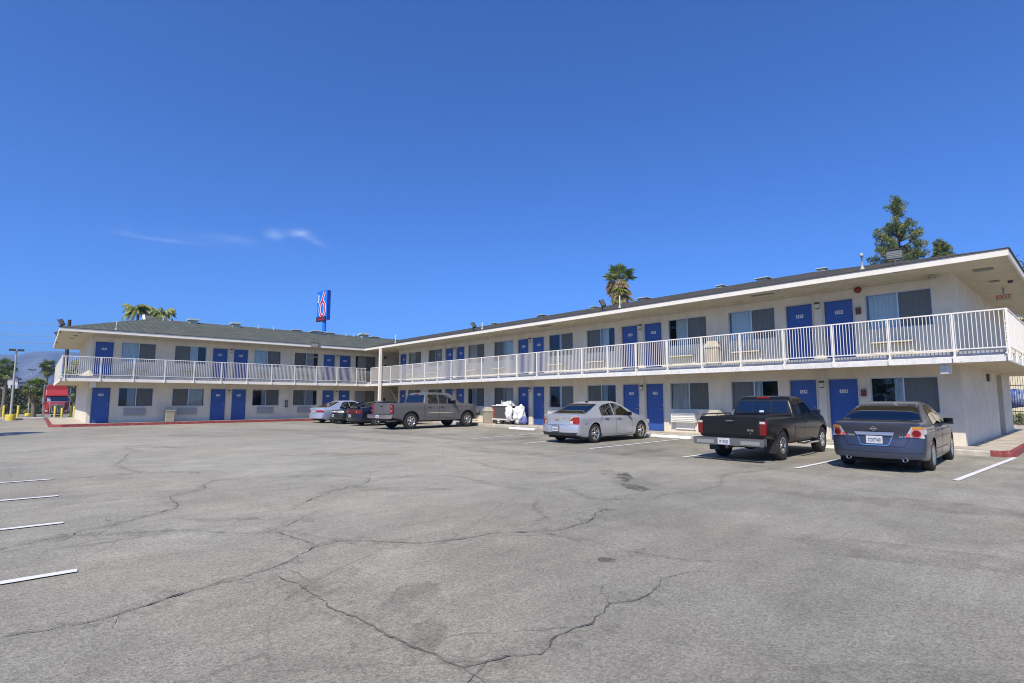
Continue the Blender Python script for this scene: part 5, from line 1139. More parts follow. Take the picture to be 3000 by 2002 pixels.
# housekeeping cart
mat('cart_grey', (.075,.072,.07), .7); mat('cart_red', (.22,.06,.045), .7); mat('cart_white', (.70,.69,.66), .5); mat('linen', (.80,.80,.80), .9, bump=.5, bscale=9); mat('blue_bag', (.14,.16,.42), .6, bump=.6, bscale=12)
ct = thing('housekeeping_cart', 'grey housekeeping cart on casters parked in front of a room door', 'cart', (-22.45, 19.55, .152))
m = MB(); m.box(-.62, .52, -.28, .28, .30, .98, 'cart_grey'); m.box(-.635, -.62, -.28, .28, .30, .98, 'cart_red'); m.box(-.619, -.50, -.285, -.281, .32, .96, 'cart_red'); m.build('cart_body', ct, bevel=.01)
m = MB(); m.box(-.72, 1.0, -.33, .33, .22, .295, 'cart_white'); m.build('cart_base', ct, bevel=.02)
m = MB(); m.box(-.75, .75, -.33, .33, .985, 1.03, 'cart_white'); m.build('cart_shelf', ct, bevel=.012)
for x in (-.42, .42):
    for y in (-.24, .24):
        m = MB(); m.lathe([(0,-.02),(.075,-.02),(.085,0),(.075,.02),(0,.02)], 'tyre', 16, (x, y, .085), 'y'); m.box(x-.025, x+.025, y-.03, y+.03, .12, .219, 'steel_galv'); m.build('caster', ct)
def lump(cx, cy, cz, rx, ry, rz_, m, seed, n=18, k=12, amp=.16, pw=1.0):
    b_ = MB(); vs = []
    for i in range(k+1):
        th = pi*i/k
        for j in range(n):
            ph = 2*pi*j/n; d = Vector((sin(th)*cos(ph), sin(th)*sin(ph), cos(th))); q = 1+amp*noise.noise(d*2.2+Vector((seed, 0, 0)))*2+amp*.7*noise.noise(d*5+Vector((0, seed, 0)))+amp*.35*noise.noise(d*11)
            f = lambda v: math.copysign(abs(v)**pw, v)
            vs.append((cx+rx*f(d.x)*q, cy+ry*f(d.y)*q, cz+rz_*f(d.z)*q))
    b_.add(vs, [(i*n+j, i*n+(j+1) % n, (i+1)*n+(j+1) % n, (i+1)*n+j) for i in range(k) for j in range(n)], m, True); return b_
tag(lump(-21.72, 19.22, .76, .19, .18, .36, 'linen', 3, pw=.8, amp=.24, n=28, k=20).build('linen_bag'), 'small white linen bag hanging on the front of the housekeeping cart', 'bag', 'laundry bags on the cart')
tag(lump(-21.12, 19.45, .71, .31, .29, .42, 'linen', 8, pw=.75, amp=.22, n=32, k=22).build('linen_bag'), 'big bulging white laundry bag at the right end of the housekeeping cart', 'bag', 'laundry bags on the cart')
tag(lump(-20.78, 19.5, .38, .15, .16, .22, 'blue_bag', 5).build('blue_bag'), 'blue bag on the walkway under the big white laundry bag', 'bag')
for i, (x, h, w_) in enumerate([(-22.9,.07,.16),(-22.62,.09,.15),(-22.3,.24,.17),(-22.0,.30,.16),(-21.85,.10,.12)]):
    t = MB(); k = max(1, int(h/.05))
    for j in range(k): t.box(x-w_+.01*((j*7) % 3), x+w_-.012*((j*5) % 3), 19.42, 19.70, 1.183+.05*j, 1.183+.05*j+.044, 'linen')
    tag(t.build('towel_stack', bevel=.012), ['low folded towels at the left end of the cart top','folded white towels, second pile from the left end of the cart','tall pile of folded white towels in the middle of the cart','tallest pile of folded white towels, right of the cart middle','small folded towel pile at the right end of the cart top'][i], 'towels', 'folded towels on the housekeeping cart')
for i, x in enumerate((-22.45, -21.72)):
    t = MB(); t.lathe([(0,0),(.035,0),(.035,.14),(.014,.19),(.014,.23),(0,.23)], 'linen', 12, (x, 19.36, 1.183)); t.box(x-.05, x+.015, 19.35, 19.37, 1.414, 1.445, 'linen')
    tag(t.build('spray_bottle'), ['white spray bottle standing left of the tall towel piles on the cart','white spray bottle standing at the right end of the cart top'][i], 'spray bottle', 'spray bottles on the housekeeping cart')

# big pole sign
mat('sign_blue', (.010,.17,.72), .35, coat=.4); mat('sign_blue_side', (.006,.07,.42), .4); mat('sign_white', (.80,.84,.86), .4); mat('sign_red', (.55,.02,.05), .4); mat('led_black', (.03,.012,.02), .5)
A_ = Vector((-66.86, 26.2, 0)); B_ = Vector((-64.76, 26.62, 0)); ux = (B_-A_).normalized(); Ls = (B_-A_).length
sg = thing('pole_sign', 'tall blue pole sign with a big red outlined 6, rising behind the left roof', 'sign', ((A_+B_).to_tuple()[0]/2, (A_+B_).to_tuple()[1]/2, 0), atan2(ux.y, ux.x))
D_ = .5
m = MB(); m.box(-Ls/2, Ls/2, 0, D_, 11.55, 15.33, 'sign_blue'); m.box(Ls/2, Ls/2+.01, .0, D_, 11.55, 15.33, 'sign_blue_side'); m.build('sign_cabinet', sg, bevel=.03)
m = MB(); m.lathe([(.24,0),(.24,11.55)], 'sign_blue', 20, (.25, .25, 0)); m.build('pole', sg)
m = MB(); m.box(-Ls/2-.02, Ls/2-.12, -.06, -.001, 11.35, 12.0, 'led_black'); add_text(m, 'OPEN 24', .38, 'sign_red', T((-.1, -.065, 11.67)), bold=.008, sx=.9); m.build('message_board', sg)
m = MB()
def six(w_):
    pts = []
    for k in range(15): a = k/14; pts.append((.33-.62*a**.8+.0, 15.10-1.75*a))            # long stem down the left
    pts = [(.52,15.14),(.38,14.9),(.22,14.55),(.02,14.1),(-.16,13.75)]+[(-.16,13.7)]
    loop = [(.08+.56*cos(t), 13.02+.92*sin(t)) for t in [R(125)+R(k*15) for k in range(25)]]
    return pts[:-1]+loop
def strip(mb, pts, w_, y, m_):
    vs = []; n = len(pts)
    for i, p in enumerate(pts):
        a, b_ = pts[max(0, i-1)], pts[min(n-1, i+1)]; d = Vector((b_[0]-a[0], b_[1]-a[1])); d = d.normalized() if d.length else Vector((0, 1)); q = Vector((-d.y, d.x))*w_/2; vs += [(p[0]+q.x, y, p[1]+q.y), (p[0]-q.x, y, p[1]-q.y)]
    mb.add(vs, [(2*i, 2*i+1, 2*i+3, 2*i+2) for i in range(n-1)], m_)
strip(m, six(0), .44, -.010, 'sign_white'); strip(m, six(0), .26, -.016, 'sign_red')
m.build('numeral', sg, recalc=False)
m = MB(); add_text(m, 'Motel', .52, 'sign_white', T((-.78, -.012, 14.35)) @ RY(R(-90)) , bold=.012, sx=.8); m.build('lettering', sg)
# lighting columns, bollards
mat('pole_grey', (.38,.38,.35), .6)
def lamp_column(x, y, z0, H, lab, s=1.0):
    o = thing('street_lamp', lab, 'street lamp', (x, y, z0), 0, 'lamp columns on yellow concrete bases')
    m = MB(); m.lathe([(.28*s,0),(.28*s,.40),(.26*s,.43),(0,.43)], 'yellow_paint', 28); m.build('base', o)
    m = MB(); m.tube([(0,0,.43),(0,0,H)], [.075,.05], 'pole_grey', 12); m.build('pole', o)
    for s_ in (-1, 1):
        m = MB(); m.box(s_*.04 if s_ > 0 else -.42, .42 if s_ > 0 else -.04, -.15, .15, H-.02, H+.13, 'dark_metal'); m.move(RZ(R(90))); m.build('lamp_head', o, bevel=.02)
lamp_column(-52.9, -1.28, 0, 5.05, 'grey double headed lamp column on a yellow round base, nearer one')
lamp_column(-100, -.66, -.8, 6.4, 'far grey lamp column in front of the hedge, on a small yellow base', 1.3)
bo = None
for i, (x, y, h, lab) in enumerate([(-57.2,-1.80,1.05,'yellow bollard left of the nearer lamp column'),(-57.0,-.98,1.05,'yellow bollard right of the nearer lamp column'),(-56.1,1.2,1.0,'yellow bollard before the left side of the red truck grille'),(-55.7,1.62,.85,'short yellow bollard before the middle of the red truck'),(-54.9,2.14,1.0,'yellow bollard before the right headlight of the red truck'),(-54.0,2.30,1.0,'yellow bollard just left of the motel corner')]):
    m = MB(); m.lathe([(.075,0),(.075,.96),(.05,.995),(0,1.0)], 'yellow_paint', 14); 
    if bo is None: bo = m.build('bollard'); o = bo
    else: o = bo.copy(); COL.objects.link(o)
    o.location = (x, y, .0); o.scale = (1, 1, h); tag(o, lab, 'bollard', 'yellow bollards at the driveway')
# utility pole and wires
mat('timber_dark', (.06,.045,.035), .9, var=.2)
up = thing('utility_pole', 'dark timber utility pole behind the left end of the motel roof', 'utility pole', (-95, 2.77, -.8))
m = MB(); m.tube([(0,0,-.2),(0,0,13.3)], [.26,.20], 'timber_dark', 12); m.build('pole', up)
m = MB(); m.box(-.08, .08, -1.1, 1.1, 12.2, 12.4, 'timber_dark'); m.build('crossarm', up)
for i, (z0, z1, lab) in enumerate([(11.75,11.0,'highest overhead wire running left from the utility pole'),(10.05,9.75,'middle overhead wire running left from the utility pole'),(9.15,8.55,'lowest overhead wire running left from the utility pole')]):
    m = MB(); m.tube([(-95, 2.77-6*k, z0+(z1-z0)*sin(pi*k/10)) for k in range(11)], .028, 'pole_grey', 5); tag(m.build('overhead_wire'), lab, 'wire', 'overhead wires')

# ------------------------------------------------------------------ red tractor unit
mat('truck_red', (.40,.035,.03), .3, coat=.7, var=.04); mat('truck_red_side', (.30,.02,.03), .35, coat=.5)
tr = thing('semi_truck', 'red semi truck cab with high roof fairing and chrome grille, facing the lot', 'truck', (-84.2, 1.88, -.8), R(90)); tr.scale = (.88, 1, 1)
# local: x across, -y forward (towards the lot)
m = MB(); m.prism([(-1.22,1.35),(1.22,1.35),(1.22,3.55),(1.12,3.98),(.95,4.08),(-.95,4.08),(-1.12,3.98),(-1.22,3.55)], .55, 3.0, 'truck_red'); m.add([(-1.18,.15,2.86),(1.18,.15,2.86),(1.1,.9,4.05),(-1.1,.9,4.05),(-1.2,.9,2.86),(1.2,.9,2.86)], [(0,1,2,3),(0,3,4),(1,5,2)], 'truck_red'); m.box(-1.2, 1.2, .0, .6, 1.2, 2.08, 'truck_red'); m.box(-1.2, -1.06, .1, .6, 2.08, 2.85, 'truck_red'); m.box(1.06, 1.2, .1, .6, 2.08, 2.85, 'truck_red'); m.box(-1.05, 1.05, .45, .6, 2.08, 2.85, 'room_dark'); m.build('cab', tr, bevel=.05)
m = MB(); m.add([(-1.05,.02,2.10),(1.05,.02,2.10),(1.05,.14,2.66),(-1.05,.14,2.66)], [(0,1,2,3)], 'car_glass_dark'); m.build('windshield', tr); m = MB(); m.add([(-1.0,-.005,2.14),(-.62,-.005,2.14),(-.72,.10,2.6),(-1.0,.10,2.6)], [(0,1,2,3)], 'lamp_clear'); m.build('sun_shade', tr); m = MB(); m.box(-1.08, 1.08, -.03, .03, 2.04, 2.10, 'chrome'); m.build('cowl_trim', tr); m = MB(); m.box(-.16, .16, -1.56, -1.50, 1.72, 1.84, 'chrome'); m.build('hood_emblem', tr)
m = MB(); m.box(-1.18, 1.18, -.12, .16, 2.70, 2.84, 'truck_red'); m.build('sun_visor', tr, bevel=.03)
m = MB(); m.add([(-1.0,0,2.05),(1.0,0,2.05),(.72,-1.5,1.72),(-.72,-1.5,1.72),(-1.0,0,1.1),(1.0,0,1.1),(.72,-1.5,.9),(-.72,-1.5,.9)], [(0,3,2,1),(0,4,7,3),(1,2,6,5),(3,7,6,2),(4,5,6,7)], 'truck_red'); m.build('hood', tr, bevel=.05)
m = MB(); m.box(-.68, .68, -1.58, -1.52, .72, 1.66, 'room_dark'); 
for k in range(9): m.box(-.64+.155*k-.03, -.64+.155*k+.03, -1.61, -1.59, .74, 1.64, 'chrome')
m.box(-.72, .72, -1.63, -1.60, 1.62, 1.70, 'chrome'); m.box(-.72, -.68, -1.63, -1.60, .70, 1.62, 'chrome'); m.box(.68, .72, -1.63, -1.60, .70, 1.62, 'chrome'); m.build('grille', tr)
for s_ in (-1, 1):
    m = MB(); m.prism([(s_*.72,.55),(s_*1.24,.45),(s_*1.26,.95),(s_*1.05,1.32),(s_*.78,1.40)], -1.3, .1, 'truck_red'); m.build('fender', tr, bevel=.04)
    m = MB(); m.box(s_*1.0-.14, s_*1.0+.14, -1.36, -1.31, .86, 1.06, 'lamp_clear'); m.build('headlight', tr, bevel=.02)
    m = MB(); m.tube([(s_*1.36,.7,.9),(s_*1.36,.7,4.1)], .075, 'chrome', 12); m.build('exhaust_stack', tr)
    m = MB(); m.box(s_*1.42-.09, s_*1.42+.09, -.12, -.02, 2.0, 2.6, 'chrome'); m.tube([(s_*1.2,-.0,2.5),(s_*1.42,-.05,2.55)], .02, 'chrome', 6); m.tube([(s_*1.2,-.0,2.05),(s_*1.42,-.05,2.05)], .02, 'chrome', 6); m.build('mirror', tr)
    wheel(tr, s_*1.06, -.55, .50, .28, spokes=8, style='single', rr=.55); wheel(tr, s_*1.06, 3.6, .50, .28, spokes=8, style='single', rr=.55)
    m = MB(); m.lathe([(0,-.4),(.3,-.4),(.3,.9),(0,.9)], 'chrome', 20, (s_*.95, 1.4, .75), 'y'); m.build('fuel_tank', tr)
m = MB(); m.box(-1.22, 1.22, -1.75, -1.5, .22, .62, 'chrome'); m.box(-.5, .5, -1.76, -1.751, .30, .50, 'room_dark'); m.build('front_bumper', tr, bevel=.04)
m = MB(); m.box(-.45, .45, -1.3, 6.5, .55, .85, 'under_black'); m.build('chassis', tr)
for x in (-.8, -.3, .3, .8):
    m = MB(); m.box(x-.06, x+.06, .86, .98, 4.082, 4.14, 'lamp_amber'); m.build('marker_light', tr)

# dark car at the far left edge of the lot
simple_sedan('black car cut by the left edge, beyond the yellow bollards', 'paint_black', 'car_glass_dark', -61.5, -6.95, 0, 1.0, ptxt='5FLG022')

# ------------------------------------------------------------------ plants
mat('frond_green', (.16,.22,.05), .55, var=.25, vscale=1.5); mat('frond_light', (.33,.36,.10), .55, var=.2); mat('frond_dark', (.075,.115,.035), .6, var=.2); mat('frond_dead', (.42,.31,.19), .9, var=.3, vscale=3); mat('palm_bark', (.20,.165,.12), .95, var=.3, vscale=6, bump=.6, bscale=20)
def fan_leaf(mb, base, d, L, r_, m, rr, droop=.25, n=13):
    """petiole plus a fan of narrow blades"""
    d = d.normalized(); tip = base+d*L-Vector((0,0,droop*L*.35)); mb.tube([base, (base+tip)/2+Vector((0,0,.03)), tip], [.02,.016,.010], m, 4, cap=False)
    side = d.cross(Vector((0,0,1))); side = side.normalized() if side.length > .01 else Vector((1,0,0)); fwd = (tip-base).normalized(); nrm = side.cross(fwd); roll = rr.uniform(-.5, .5); side = (side*cos(roll)+nrm*sin(roll))
    for k in range(n):
        a = (k/(n-1)-.5)*R(215); v = fwd*cos(a)+side*sin(a); q = v.cross(nrm).normalized()*r_*.055; e = tip+v*r_*(1-.12*abs(k/(n-1)-.5))*rr.uniform(.9, 1.05)-Vector((0,0,1))*r_*droop*rr.uniform(.2, .9); mid = tip+v*r_*.55-Vector((0,0,1))*r_*droop*.08
        mb.add([tip, mid+q, e, mid-q], [(0,1,2),(0,2,3)], m)
def fan_palm(x, y, z0, H, r_, lab, seed, skirt=0.0, n=46, trunk=.16, lo=-35, group='fan palms'):
    rr = random.Random(seed); o = thing('palm_tree', lab, 'palm tree', (x, y, z0), rr.uniform(0, 6), group)
    m = MB(); k = 14; m.tube([(.06*sin(i*.5), .05*cos(i*.4), H*i/k) for i in range(k+1)], [trunk*(1.25-.35*i/k+.05*(i % 2)) for i in range(k+1)], 'palm_bark', 10); m.build('trunk', o)
    m = MB(); c = Vector((.06*sin(k*.5), .05*cos(k*.4), H))
    for i in range(n):
        th = R(rr.uniform(lo, 85)); ph = rr.uniform(0, 2*pi); d = Vector((cos(th)*cos(ph), cos(th)*sin(ph), sin(th)))
        fan_leaf(m, c+Vector((0,0,rr.uniform(-.1,.1)*r_)), d, r_*rr.uniform(.38, .60), r_*rr.uniform(.42, .58), rr.choice(['frond_green','frond_green','frond_light','frond_dark']) if d.z < .6 else 'frond_green', rr, .2+.3*(1-max(0, d.z)))
    m.build('crown', o, recalc=False)
    if skirt:
        m = MB()
        for i in range(int(55*skirt)+14):
            ph = rr.uniform(0, 2*pi); th = R(rr.uniform(-80, -25) if lo < 0 else rr.uniform(-70, 12)); d = Vector((cos(th)*cos(ph), cos(th)*sin(ph), sin(th)))
            fan_leaf(m, c-Vector((0,0,rr.uniform(.0, .75)*r_*skirt)), d, r_*rr.uniform(.22, .45), r_*rr.uniform(.35, .5), rr.choice(['frond_dead','frond_dead','frond_dead','frond_light']), rr, .75)
        m.build('dead_fronds', o, recalc=False)
    return o
fan_palm(-30.9, 41.8, 0, 13.3, 1.75, 'fan palm with a brown skirt of dead fronds rising behind the right wing roof', 4, skirt=1.35, n=30, lo=8)
fan_palm(-100, -3.25, -.8, 6.9, 1.35, 'tall fan palm just left of the nearer lamp column', 11, skirt=.9, n=40, trunk=.2)
fan_palm(-96, -3.75, -.8, 5.6, 1.25, 'fan palm at the very left edge, in front of the tall one', 12, skirt=.9, n=36, trunk=.2)
fan_palm(-105, 1.05, -.8, 7.2, 1.25, 'tall fan palm left of the balcony, above the red truck', 13, skirt=.5, n=40, trunk=.2)
fan_palm(-95, -.15, -.8, 3.9, 1.6, 'low bushy fan palm left of the red truck', 14, skirt=.35, n=54, trunk=.22)
fan_palm(-93, 1.0, -.8, 3.2, 1.3, 'low fan palm directly behind the red truck cab', 15, skirt=.3, n=40, trunk=.22)
fan_palm(-90, 3.9, -.8, 3.4, 1.3, 'low fan palm between the red truck and the motel corner', 16, skirt=.3, n=40, trunk=.22)
fan_palm(-28.4, -7.7, 0, 8.8, 1.7, 'fan palm at the left border of the lot, out by the empty bays', 17, skirt=.4, n=40)
def feather_palm(x, y, z0, H, r_, lab, seed, n=17):
    rr = random.Random(seed); o = thing('palm_tree', lab, 'palm tree', (x, y, z0), 0, 'feather palms behind the left wing')
    m = MB(); m.tube([(0,0,H*i/8) for i in range(9)], [.16-.004*i for i in range(9)], 'palm_bark', 10); m.build('trunk', o)
    m = MB()
    for i in range(n):
        ph = 2*pi*i/n*1.0+rr.uniform(-.2, .2); up_ = rr.uniform(.1, 1.5); L = r_*rr.uniform(1.25, 1.6); P_ = []
        for k in range(11):
            t = k/10; P_.append(Vector((cos(ph)*L*.80*sin(t*1.35), sin(ph)*L*.80*sin(t*1.35), H+L*(up_*t*.95-1.15*t*t))))
        m.tube(P_, [.03*(1-.8*k/10) for k in range(11)], 'frond_light', 4, cap=False)
        sd = Vector((-sin(ph), cos(ph), 0))
        for k in range(42):
            t = .08+.9*k/41; j = min(9, int(t*10)); p = P_[j].lerp(P_[j+1], t*10-j); tg = (P_[j+1]-P_[j]).normalized(); ll = L*.30*sin(pi*min(1, t*1.05))**.6
            for s_ in (1, -1):
                e = p+(sd*s_*.55+tg*.5+Vector((0,0,-.75))).normalized()*ll*rr.uniform(.8, 1.1); w_ = tg*.03
                m.add([p-w_, p+w_, e], [(0,1,2)], rr.choice(['frond_green','frond_light','frond_light','frond_dark']))
    m.build('crown', o, recalc=False)
feather_palm(-74.6, 8.25, 0, 11.75, 1.35, 'drooping feather palm, left one above the left wing roof', 3, 46)
feather_palm(-74.2, 10.45, 0, 11.55, 1.35, 'drooping feather palm, right one above the left wing roof', 9, 46)
# pines behind the right wing
mat('needle_green', (.15,.21,.07), .7, var=.3, vscale=1.2); mat('needle_olive', (.30,.30,.085), .7, var=.3, vscale=1.2); mat('needle_dark', (.09,.13,.06), .8); mat('pine_bark', (.11,.085,.065), .95, var=.3)
def needles(mb, c, r_, rr, n, mats, ln=.16):
    for _ in range(n):
        d = Vector((rr.gauss(0,1), rr.gauss(0,1), rr.gauss(0,1))).normalized(); p = c+d*r_*rr.uniform(.25, 1)**.6; q = (d+Vector((0,0,.5))+Vector((rr.uniform(-.5,.5), rr.uniform(-.5,.5), rr.uniform(-.3,.5)))).normalized()*ln*rr.uniform(.7, 1.3)
        s_ = q.cross(Vector((rr.uniform(-1,1), rr.uniform(-1,1), rr.uniform(-1,1)))).normalized()*ln*.13
        mb.add([p-s_, p+s_, p+q], [(0,1,2)], rr.choice(mats))
def pine(x, y, H, lab, seed, tiers, group=None):
    rr = random.Random(seed); o = thing('pine_tree', lab, 'pine tree', (x, y, 0), 0, group)
    m = MB(); m.tube([(.05*sin(i), .05*cos(i*1.3), H*i/12) for i in range(13)], [.24*(1-.93*i/12) for i in range(13)], 'pine_bark', 8)
    cr_ = MB()
    for z, r_, k in tiers:
        for j in range(k):
            ph = 2*pi*j/k+rr.uniform(-.5, .5)+z; L = r_*rr.uniform(.55, 1.08); e = Vector((cos(ph)*L, sin(ph)*L, z+L*rr.uniform(.05, .45))); s_ = Vector((0,0,z-.15)); m.tube([s_, (s_+e)/2+Vector((0,0,-.06)), e], [.045,.03,.012], 'pine_bark', 5, cap=False)
            for t in (.5, .78, 1.0):
                if (t < .6 and rr.random() < .4) or (t < .9 and rr.random() < .15): continue
                c = s_.lerp(e, t)+Vector((rr.uniform(-.12,.12), rr.uniform(-.12,.12), rr.uniform(-.05,.2))); needles(cr_, c, rr.uniform(.15, .26), rr, 130 if z < 14.5 else 60, rr.choice([['needle_green','needle_green','needle_dark'],['needle_olive','needle_green'],['needle_green','needle_dark'],['needle_olive','needle_olive','needle_green']]), .17)
    needles(cr_, Vector((.05*sin(12), 0, H-.1)), .14, rr, 60, ['needle_green'], .15)
    m.build('trunk', o); cr_.build('crown', o, recalc=False); return o
pine(-9.4, 47.08, 16.7, 'tall open crowned pine behind the right end of the right wing roof', 21,
  [(16.3,.10,2),(16.0,.34,4),(15.65,.58,5),(15.3,.50,4),(14.95,.35,2),(14.2,.8,4),(13.8,1.3,6),(13.3,1.75,7),(12.8,1.7,7),(12.3,1.6,8),(11.8,1.9,8),(11.3,1.95,8),(10.8,2.1,8),(10.2,2.1,8),(9.5,2.2,7)])
pine(-7.05, 47.6, 12.9, 'small pine right of the tall pine, its tip just over the roof', 22, [(12.4,.28,4),(12.0,.45,5),(11.5,.6,7),(11.0,.8,8),(10.5,1.0,8),(9.8,1.2,8)])
def leafy(x, y, z0, H, r_, lab, seed, n=9000, cat='tree', name='leafy_tree', group=None, squash=.8, mats=('needle_green','needle_olive','needle_dark'), tr_=True, lo=.45, leaf=.2):
    rr = random.Random(seed); o = thing(name, lab, cat, (x, y, z0), 0, group)
    cr_ = MB(); cl = [(Vector((rr.gauss(0,.42)*r_, rr.gauss(0,.42)*r_, H*lo+(H*(1-lo))*rr.uniform(.05, .85))), r_*rr.uniform(.22, .42), rr.choice(mats)) for _ in range(26)]
    for i in range(n):
        c, q, mm = cl[i % len(cl)]; d = Vector((rr.gauss(0,1), rr.gauss(0,1), rr.gauss(0,1)*squash)).normalized(); p = c+d*q*rr.uniform(.5, 1.05); u = Vector((rr.uniform(-1,1), rr.uniform(-1,1), rr.uniform(-1,1))).normalized()*leaf*rr.uniform(.6, 1.2); v = u.cross(d+Vector((.1,.2,.3))).normalized()*leaf*.4
        cr_.add([p-u*.5, p+v*.5, p+u*.5, p-v*.5], [(0,1,2,3)], mm if rr.random() < .75 else rr.choice(mats))
    cr_.build('crown' if tr_ else 'foliage', o, recalc=False)
    if tr_:
        m = MB(); m.tube([(0,0,0),(0,0,H*lo),(.1,.1,H*.8)], [.2,.15,.05], 'pine_bark', 8)
        for c, q, mm in cl[:9]: m.tube([(0,0,H*lo*.8), (c.x*.5, c.y*.5, (H*lo*.8+c.z)/2), tuple(c)], [.09,.05,.02], 'pine_bark', 5, cap=False)
        m.build('trunk', o)
    return o
leafy(-2.35, 48.2, 0, 11.2, 1.9, 'leafy tree at the right edge of the photo behind the roof corner', 31, 6000)
leafy(-70, 3.1, 0, 6.1, 1.6, 'dark tree behind the left end balcony railing', 32, 5000)
leafy(-3.35, 39.9, 0, 1.0, .45, 'small green shrub in front of the fence at the right edge', 33, 1200, 'shrub', 'shrub', tr_=False, lo=.0, leaf=.09)
mat('ivy_brown', (.18,.17,.09), .9, color2=(.11,.12,.055), vscale=.8); mat('ivy_leaf', (.20,.20,.09), .8, var=.3)
hd = thing('hedge', 'long brown green ivy covered wall across the far side of the road', 'hedge', (-115, -2, -.8))
m = MB(); m.box(-.6, .6, -22, 10, 0, 3.9, 'ivy_brown'); m.build('hedge_core', hd)
m = MB(); rr = random.Random(5)
for _ in range(9000):
    p = Vector((.6+rr.uniform(0,.22), rr.uniform(-22, 10), rr.uniform(0, 1)**.8*4.05)); u = Vector((rr.uniform(-.3,.3), rr.uniform(-1,1), rr.uniform(-1,1))).normalized()*.14; v = Vector((rr.uniform(-.3,.5), u.z, -u.y))*.6
    m.add([p-u, p+v, p+u, p-v], [(0,1,2,3)], rr.choice(['ivy_leaf','frond_dark','ivy_brown','ivy_brown']))
tag(m.build('ivy_leaves', hd, recalc=False), kind='stuff')
for i, (x, y, H, r_, lab) in enumerate([(-112,-.4,2.0,1.0,'low green bush at the foot of the hedge, left of the red truck'),(-112,-5.2,2.2,1.2,'low green bush at the foot of the hedge at the left edge'),(-108,4.6,5.4,2.0,'leafy tree beyond the motel corner, right of the red truck')]):
    leafy(x, y, -.8, H, r_, lab, 40+i, 2600, 'tree' if i == 2 else 'bush', 'leafy_tree' if i == 2 else 'bush', tr_=(i == 2), lo=.1 if i < 2 else .35, leaf=.2)
# far house and buildings
mat('house_white', (.72,.70,.66), .8); mat('house_roof', (.07,.065,.07), .9); mat('pale_yellow_wall', (.74,.66,.46), .85, var=.06)
hs_ = thing('house', 'white house with a dark gable roof beyond the hedge', 'house', (-170, -6, -.8), R(90))
m = MB(); m.box(-4.0, 2.6, 0, 8, 0, 7.2, 'house_white'); m.box(2.6, 4.3, 1, 7, 0, 6.1, 'house_white'); m.prism([(-4.0,7.2),(2.6,7.2),(-.7,8.1)], .01, 7.9, 'house_white'); m.build('wall', hs_)
m = MB(); m.prism([(-4.5,7.0),(-.7,8.35),(3.1,7.0),(3.1,7.25),(-.7,8.6),(-4.5,7.25)], -.5, 8.5, 'house_roof'); m.box(2.5, 4.6, .6, 7.4, 6.1, 6.35, 'house_roof'); m.build('roof', hs_)
for x, z in ((-2.8,4.2),(-1.2,4.2),(.6,4.2),(1.8,4.2),(1.0,1.5),(3.3,4.0),(-2.8,1.5)):
    m = MB(); m.box(x-.35, x+.35, -.04, -.01, z, z+1.5, 'room_dark'); m.box(x-.42, x+.42, -.08, -.041, z-.12, z-.02, 'house_white'); m.build('window', hs_)
yb = thing('building', 'pale yellow building beyond the fence at the right edge', 'building', (4, 62, 0))
m = MB(); m.box(-14, 20, 0, 10, 0, 8.9, 'pale_yellow_wall'); m.build('wall', yb)
m = MB(); m.box(-14.3, 20.3, -.3, 10.3, 8.9, 9.15, 'trim_white'); m.build('roof', yb)
for x in (-7.5, -5.9, -3, 0, 3):
    for z in (1.2, 5.2): m = MB(); m.box(x-.6, x+.6, -.03, -.005, z, z+1.3, 'room_dark'); m.box(x-.68, x+.68, -.07, -.031, z-.1, z-.01, 'trim_white'); m.build('window', yb)
fc = thing('fence', 'black iron picket fence at the right edge with a blue tarpaulin tied behind it', 'fence', (0, 44.8, 0))
m = MB()
for k in range(150): m.box(-11.0+.11*k-.009, -11.0+.11*k+.009, -.009, .009, .1, 2.95, 'black_paint')
for z in (.75, 2.35): m.box(-11, 5.5, -.02, .02, z, z+.045, 'black_paint')
m.build('pickets', fc)
for x in (-8, -5.2, -2.4, .4, 3.2): m = MB(); m.box(x-.04, x+.04, -.04, .04, 0, 3.05, 'black_paint'); m.build('post', fc)
mat('tarp_blue', (.06,.13,.42), .5, color2=(.45,.52,.62), vscale=3.2, bump=.6, bscale=6)
m = MB(); vs = []
for i in range(81):
    x = -10.5+.19*i; vs += [(x, .16+.05*sin(i*1.3), 1.0+.06*sin(i*.7)), (x, .12+.03*sin(i*.9), 2.12+.04*sin(i*1.1))]
m.add(vs, [(2*i, 2*i+2, 2*i+3, 2*i+1) for i in range(80)], 'tarp_blue', True); o = m.build('tarpaulin', fc, recalc=False); sol = o.modifiers.new('t', 'SOLIDIFY'); sol.thickness = .01
pb = MB(); mat('soil', (.22,.17,.11), .95, var=.3); pb.box(-12, 12, 38.6, 44.6, -.05, .08, 'soil'); tag(pb.build('planting_bed', bevel=.02), kind='structure')
pb = MB(); pb.box(-12, 12, 38.3, 38.6, -.05, .15, 'kerb_plain'); tag(pb.build('far_kerb', bevel=.02), kind='structure')
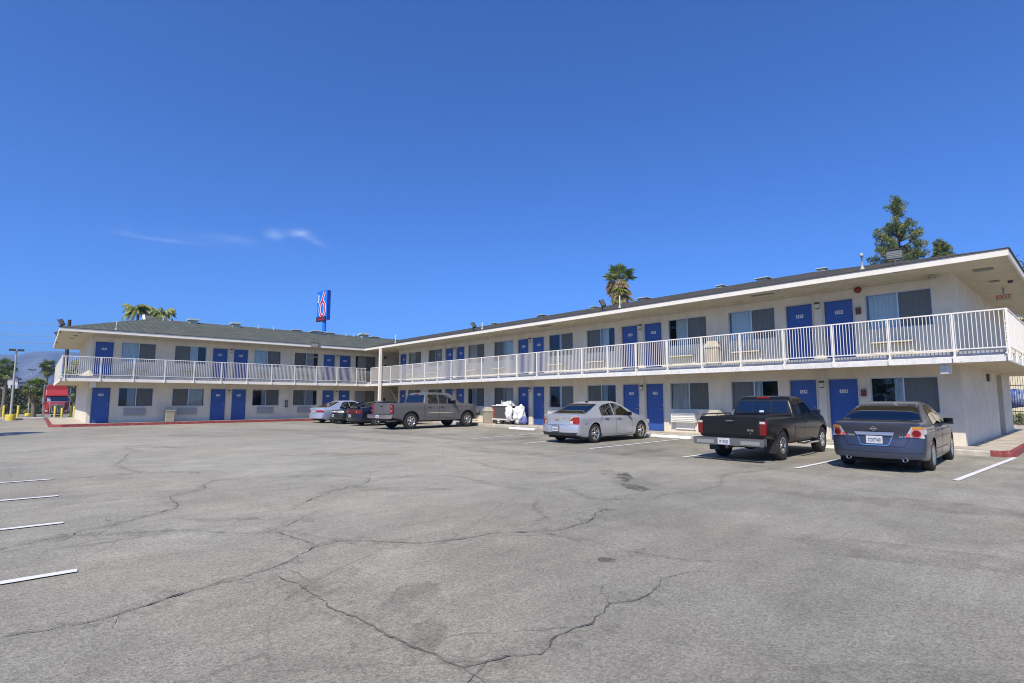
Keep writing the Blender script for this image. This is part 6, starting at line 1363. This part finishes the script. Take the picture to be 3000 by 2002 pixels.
# ------------------------------------------------------------------ mountains and haze
mat('mountain_rock', (.14,.15,.165), .95, var=.45, vscale=.004, detail=8)
m = MB(); vs = []; NA, NR = 170, 26
for i in range(NA):
    a = R(-30+64*i/(NA-1)); 
    e = lerp([(-30,.052),(-6,.058),(-2.2,.0615),(-1.25,.0617),(-.95,.064),(-.6,.0665),(0,.068),(1.5,.0695),(2.6,.0685),(6,.072),(12,.060),(20,.055),(34,.04)], math.degrees(a))
    for j in range(NR):
        t = j/(NR-1); d = 1500+1500*t; h = (1.5+e*3000)*(t**1.15)
        rid = noise.noise(Vector((a*34, t*2.2, 3)))*.5+noise.noise(Vector((a*90, t*5, 7)))*.25
        h += 95*rid*sin(pi*t)**.8*(1 if t < 1 else 0); vs.append((-d*cos(a), d*sin(a), h-.8))
m.add(vs, [(i*NR+j, (i+1)*NR+j, (i+1)*NR+j+1, i*NR+j+1) for i in range(NA-1) for j in range(NR-1)], 'mountain_rock', True)
tag(m.build('mountains'), kind='structure')

# air: thin even haze that turns the far mountains blue
hm = bpy.data.materials.new('haze'); hm.use_nodes = True; t = hm.node_tree
for n in list(t.nodes):
    if n.type != 'OUTPUT_MATERIAL': t.nodes.remove(n)
pv = t.nodes.new('ShaderNodeVolumePrincipled'); pv.inputs['Color'].default_value = (.30, .58, 1.0, 1); pv.inputs['Density'].default_value = .00030; pv.inputs['Anisotropy'].default_value = .2
t.links.new(pv.outputs[0], [n for n in t.nodes if n.type == 'OUTPUT_MATERIAL'][0].inputs['Volume']); MATS['haze'] = hm
m = MB(); m.box(-3300, 3300, -3300, 3300, -2.2, 250, 'haze'); tag(m.build('haze'), kind='stuff')
# trees across the road behind the photographer, mirrored in the lower windows
for i, (x, y, H, r_) in enumerate([(-58,-62,9,5),(-46,-70,10,6),(-35,-64,8,5),(-24,-72,11,6),(-14,-66,8.5,5),(-3,-70,10,6),(8,-64,9,5),(20,-70,10,6)]):
    leafy(x, y, 0, H, r_, 'broad tree %s of the row across the lot' % ['at the west end','second from the west end','third from the west end','west of the middle','east of the middle','third from the east end','second from the east end','at the east end'][i], 60+i, 1800, lo=.2, leaf=1.0, group='trees across the lot')
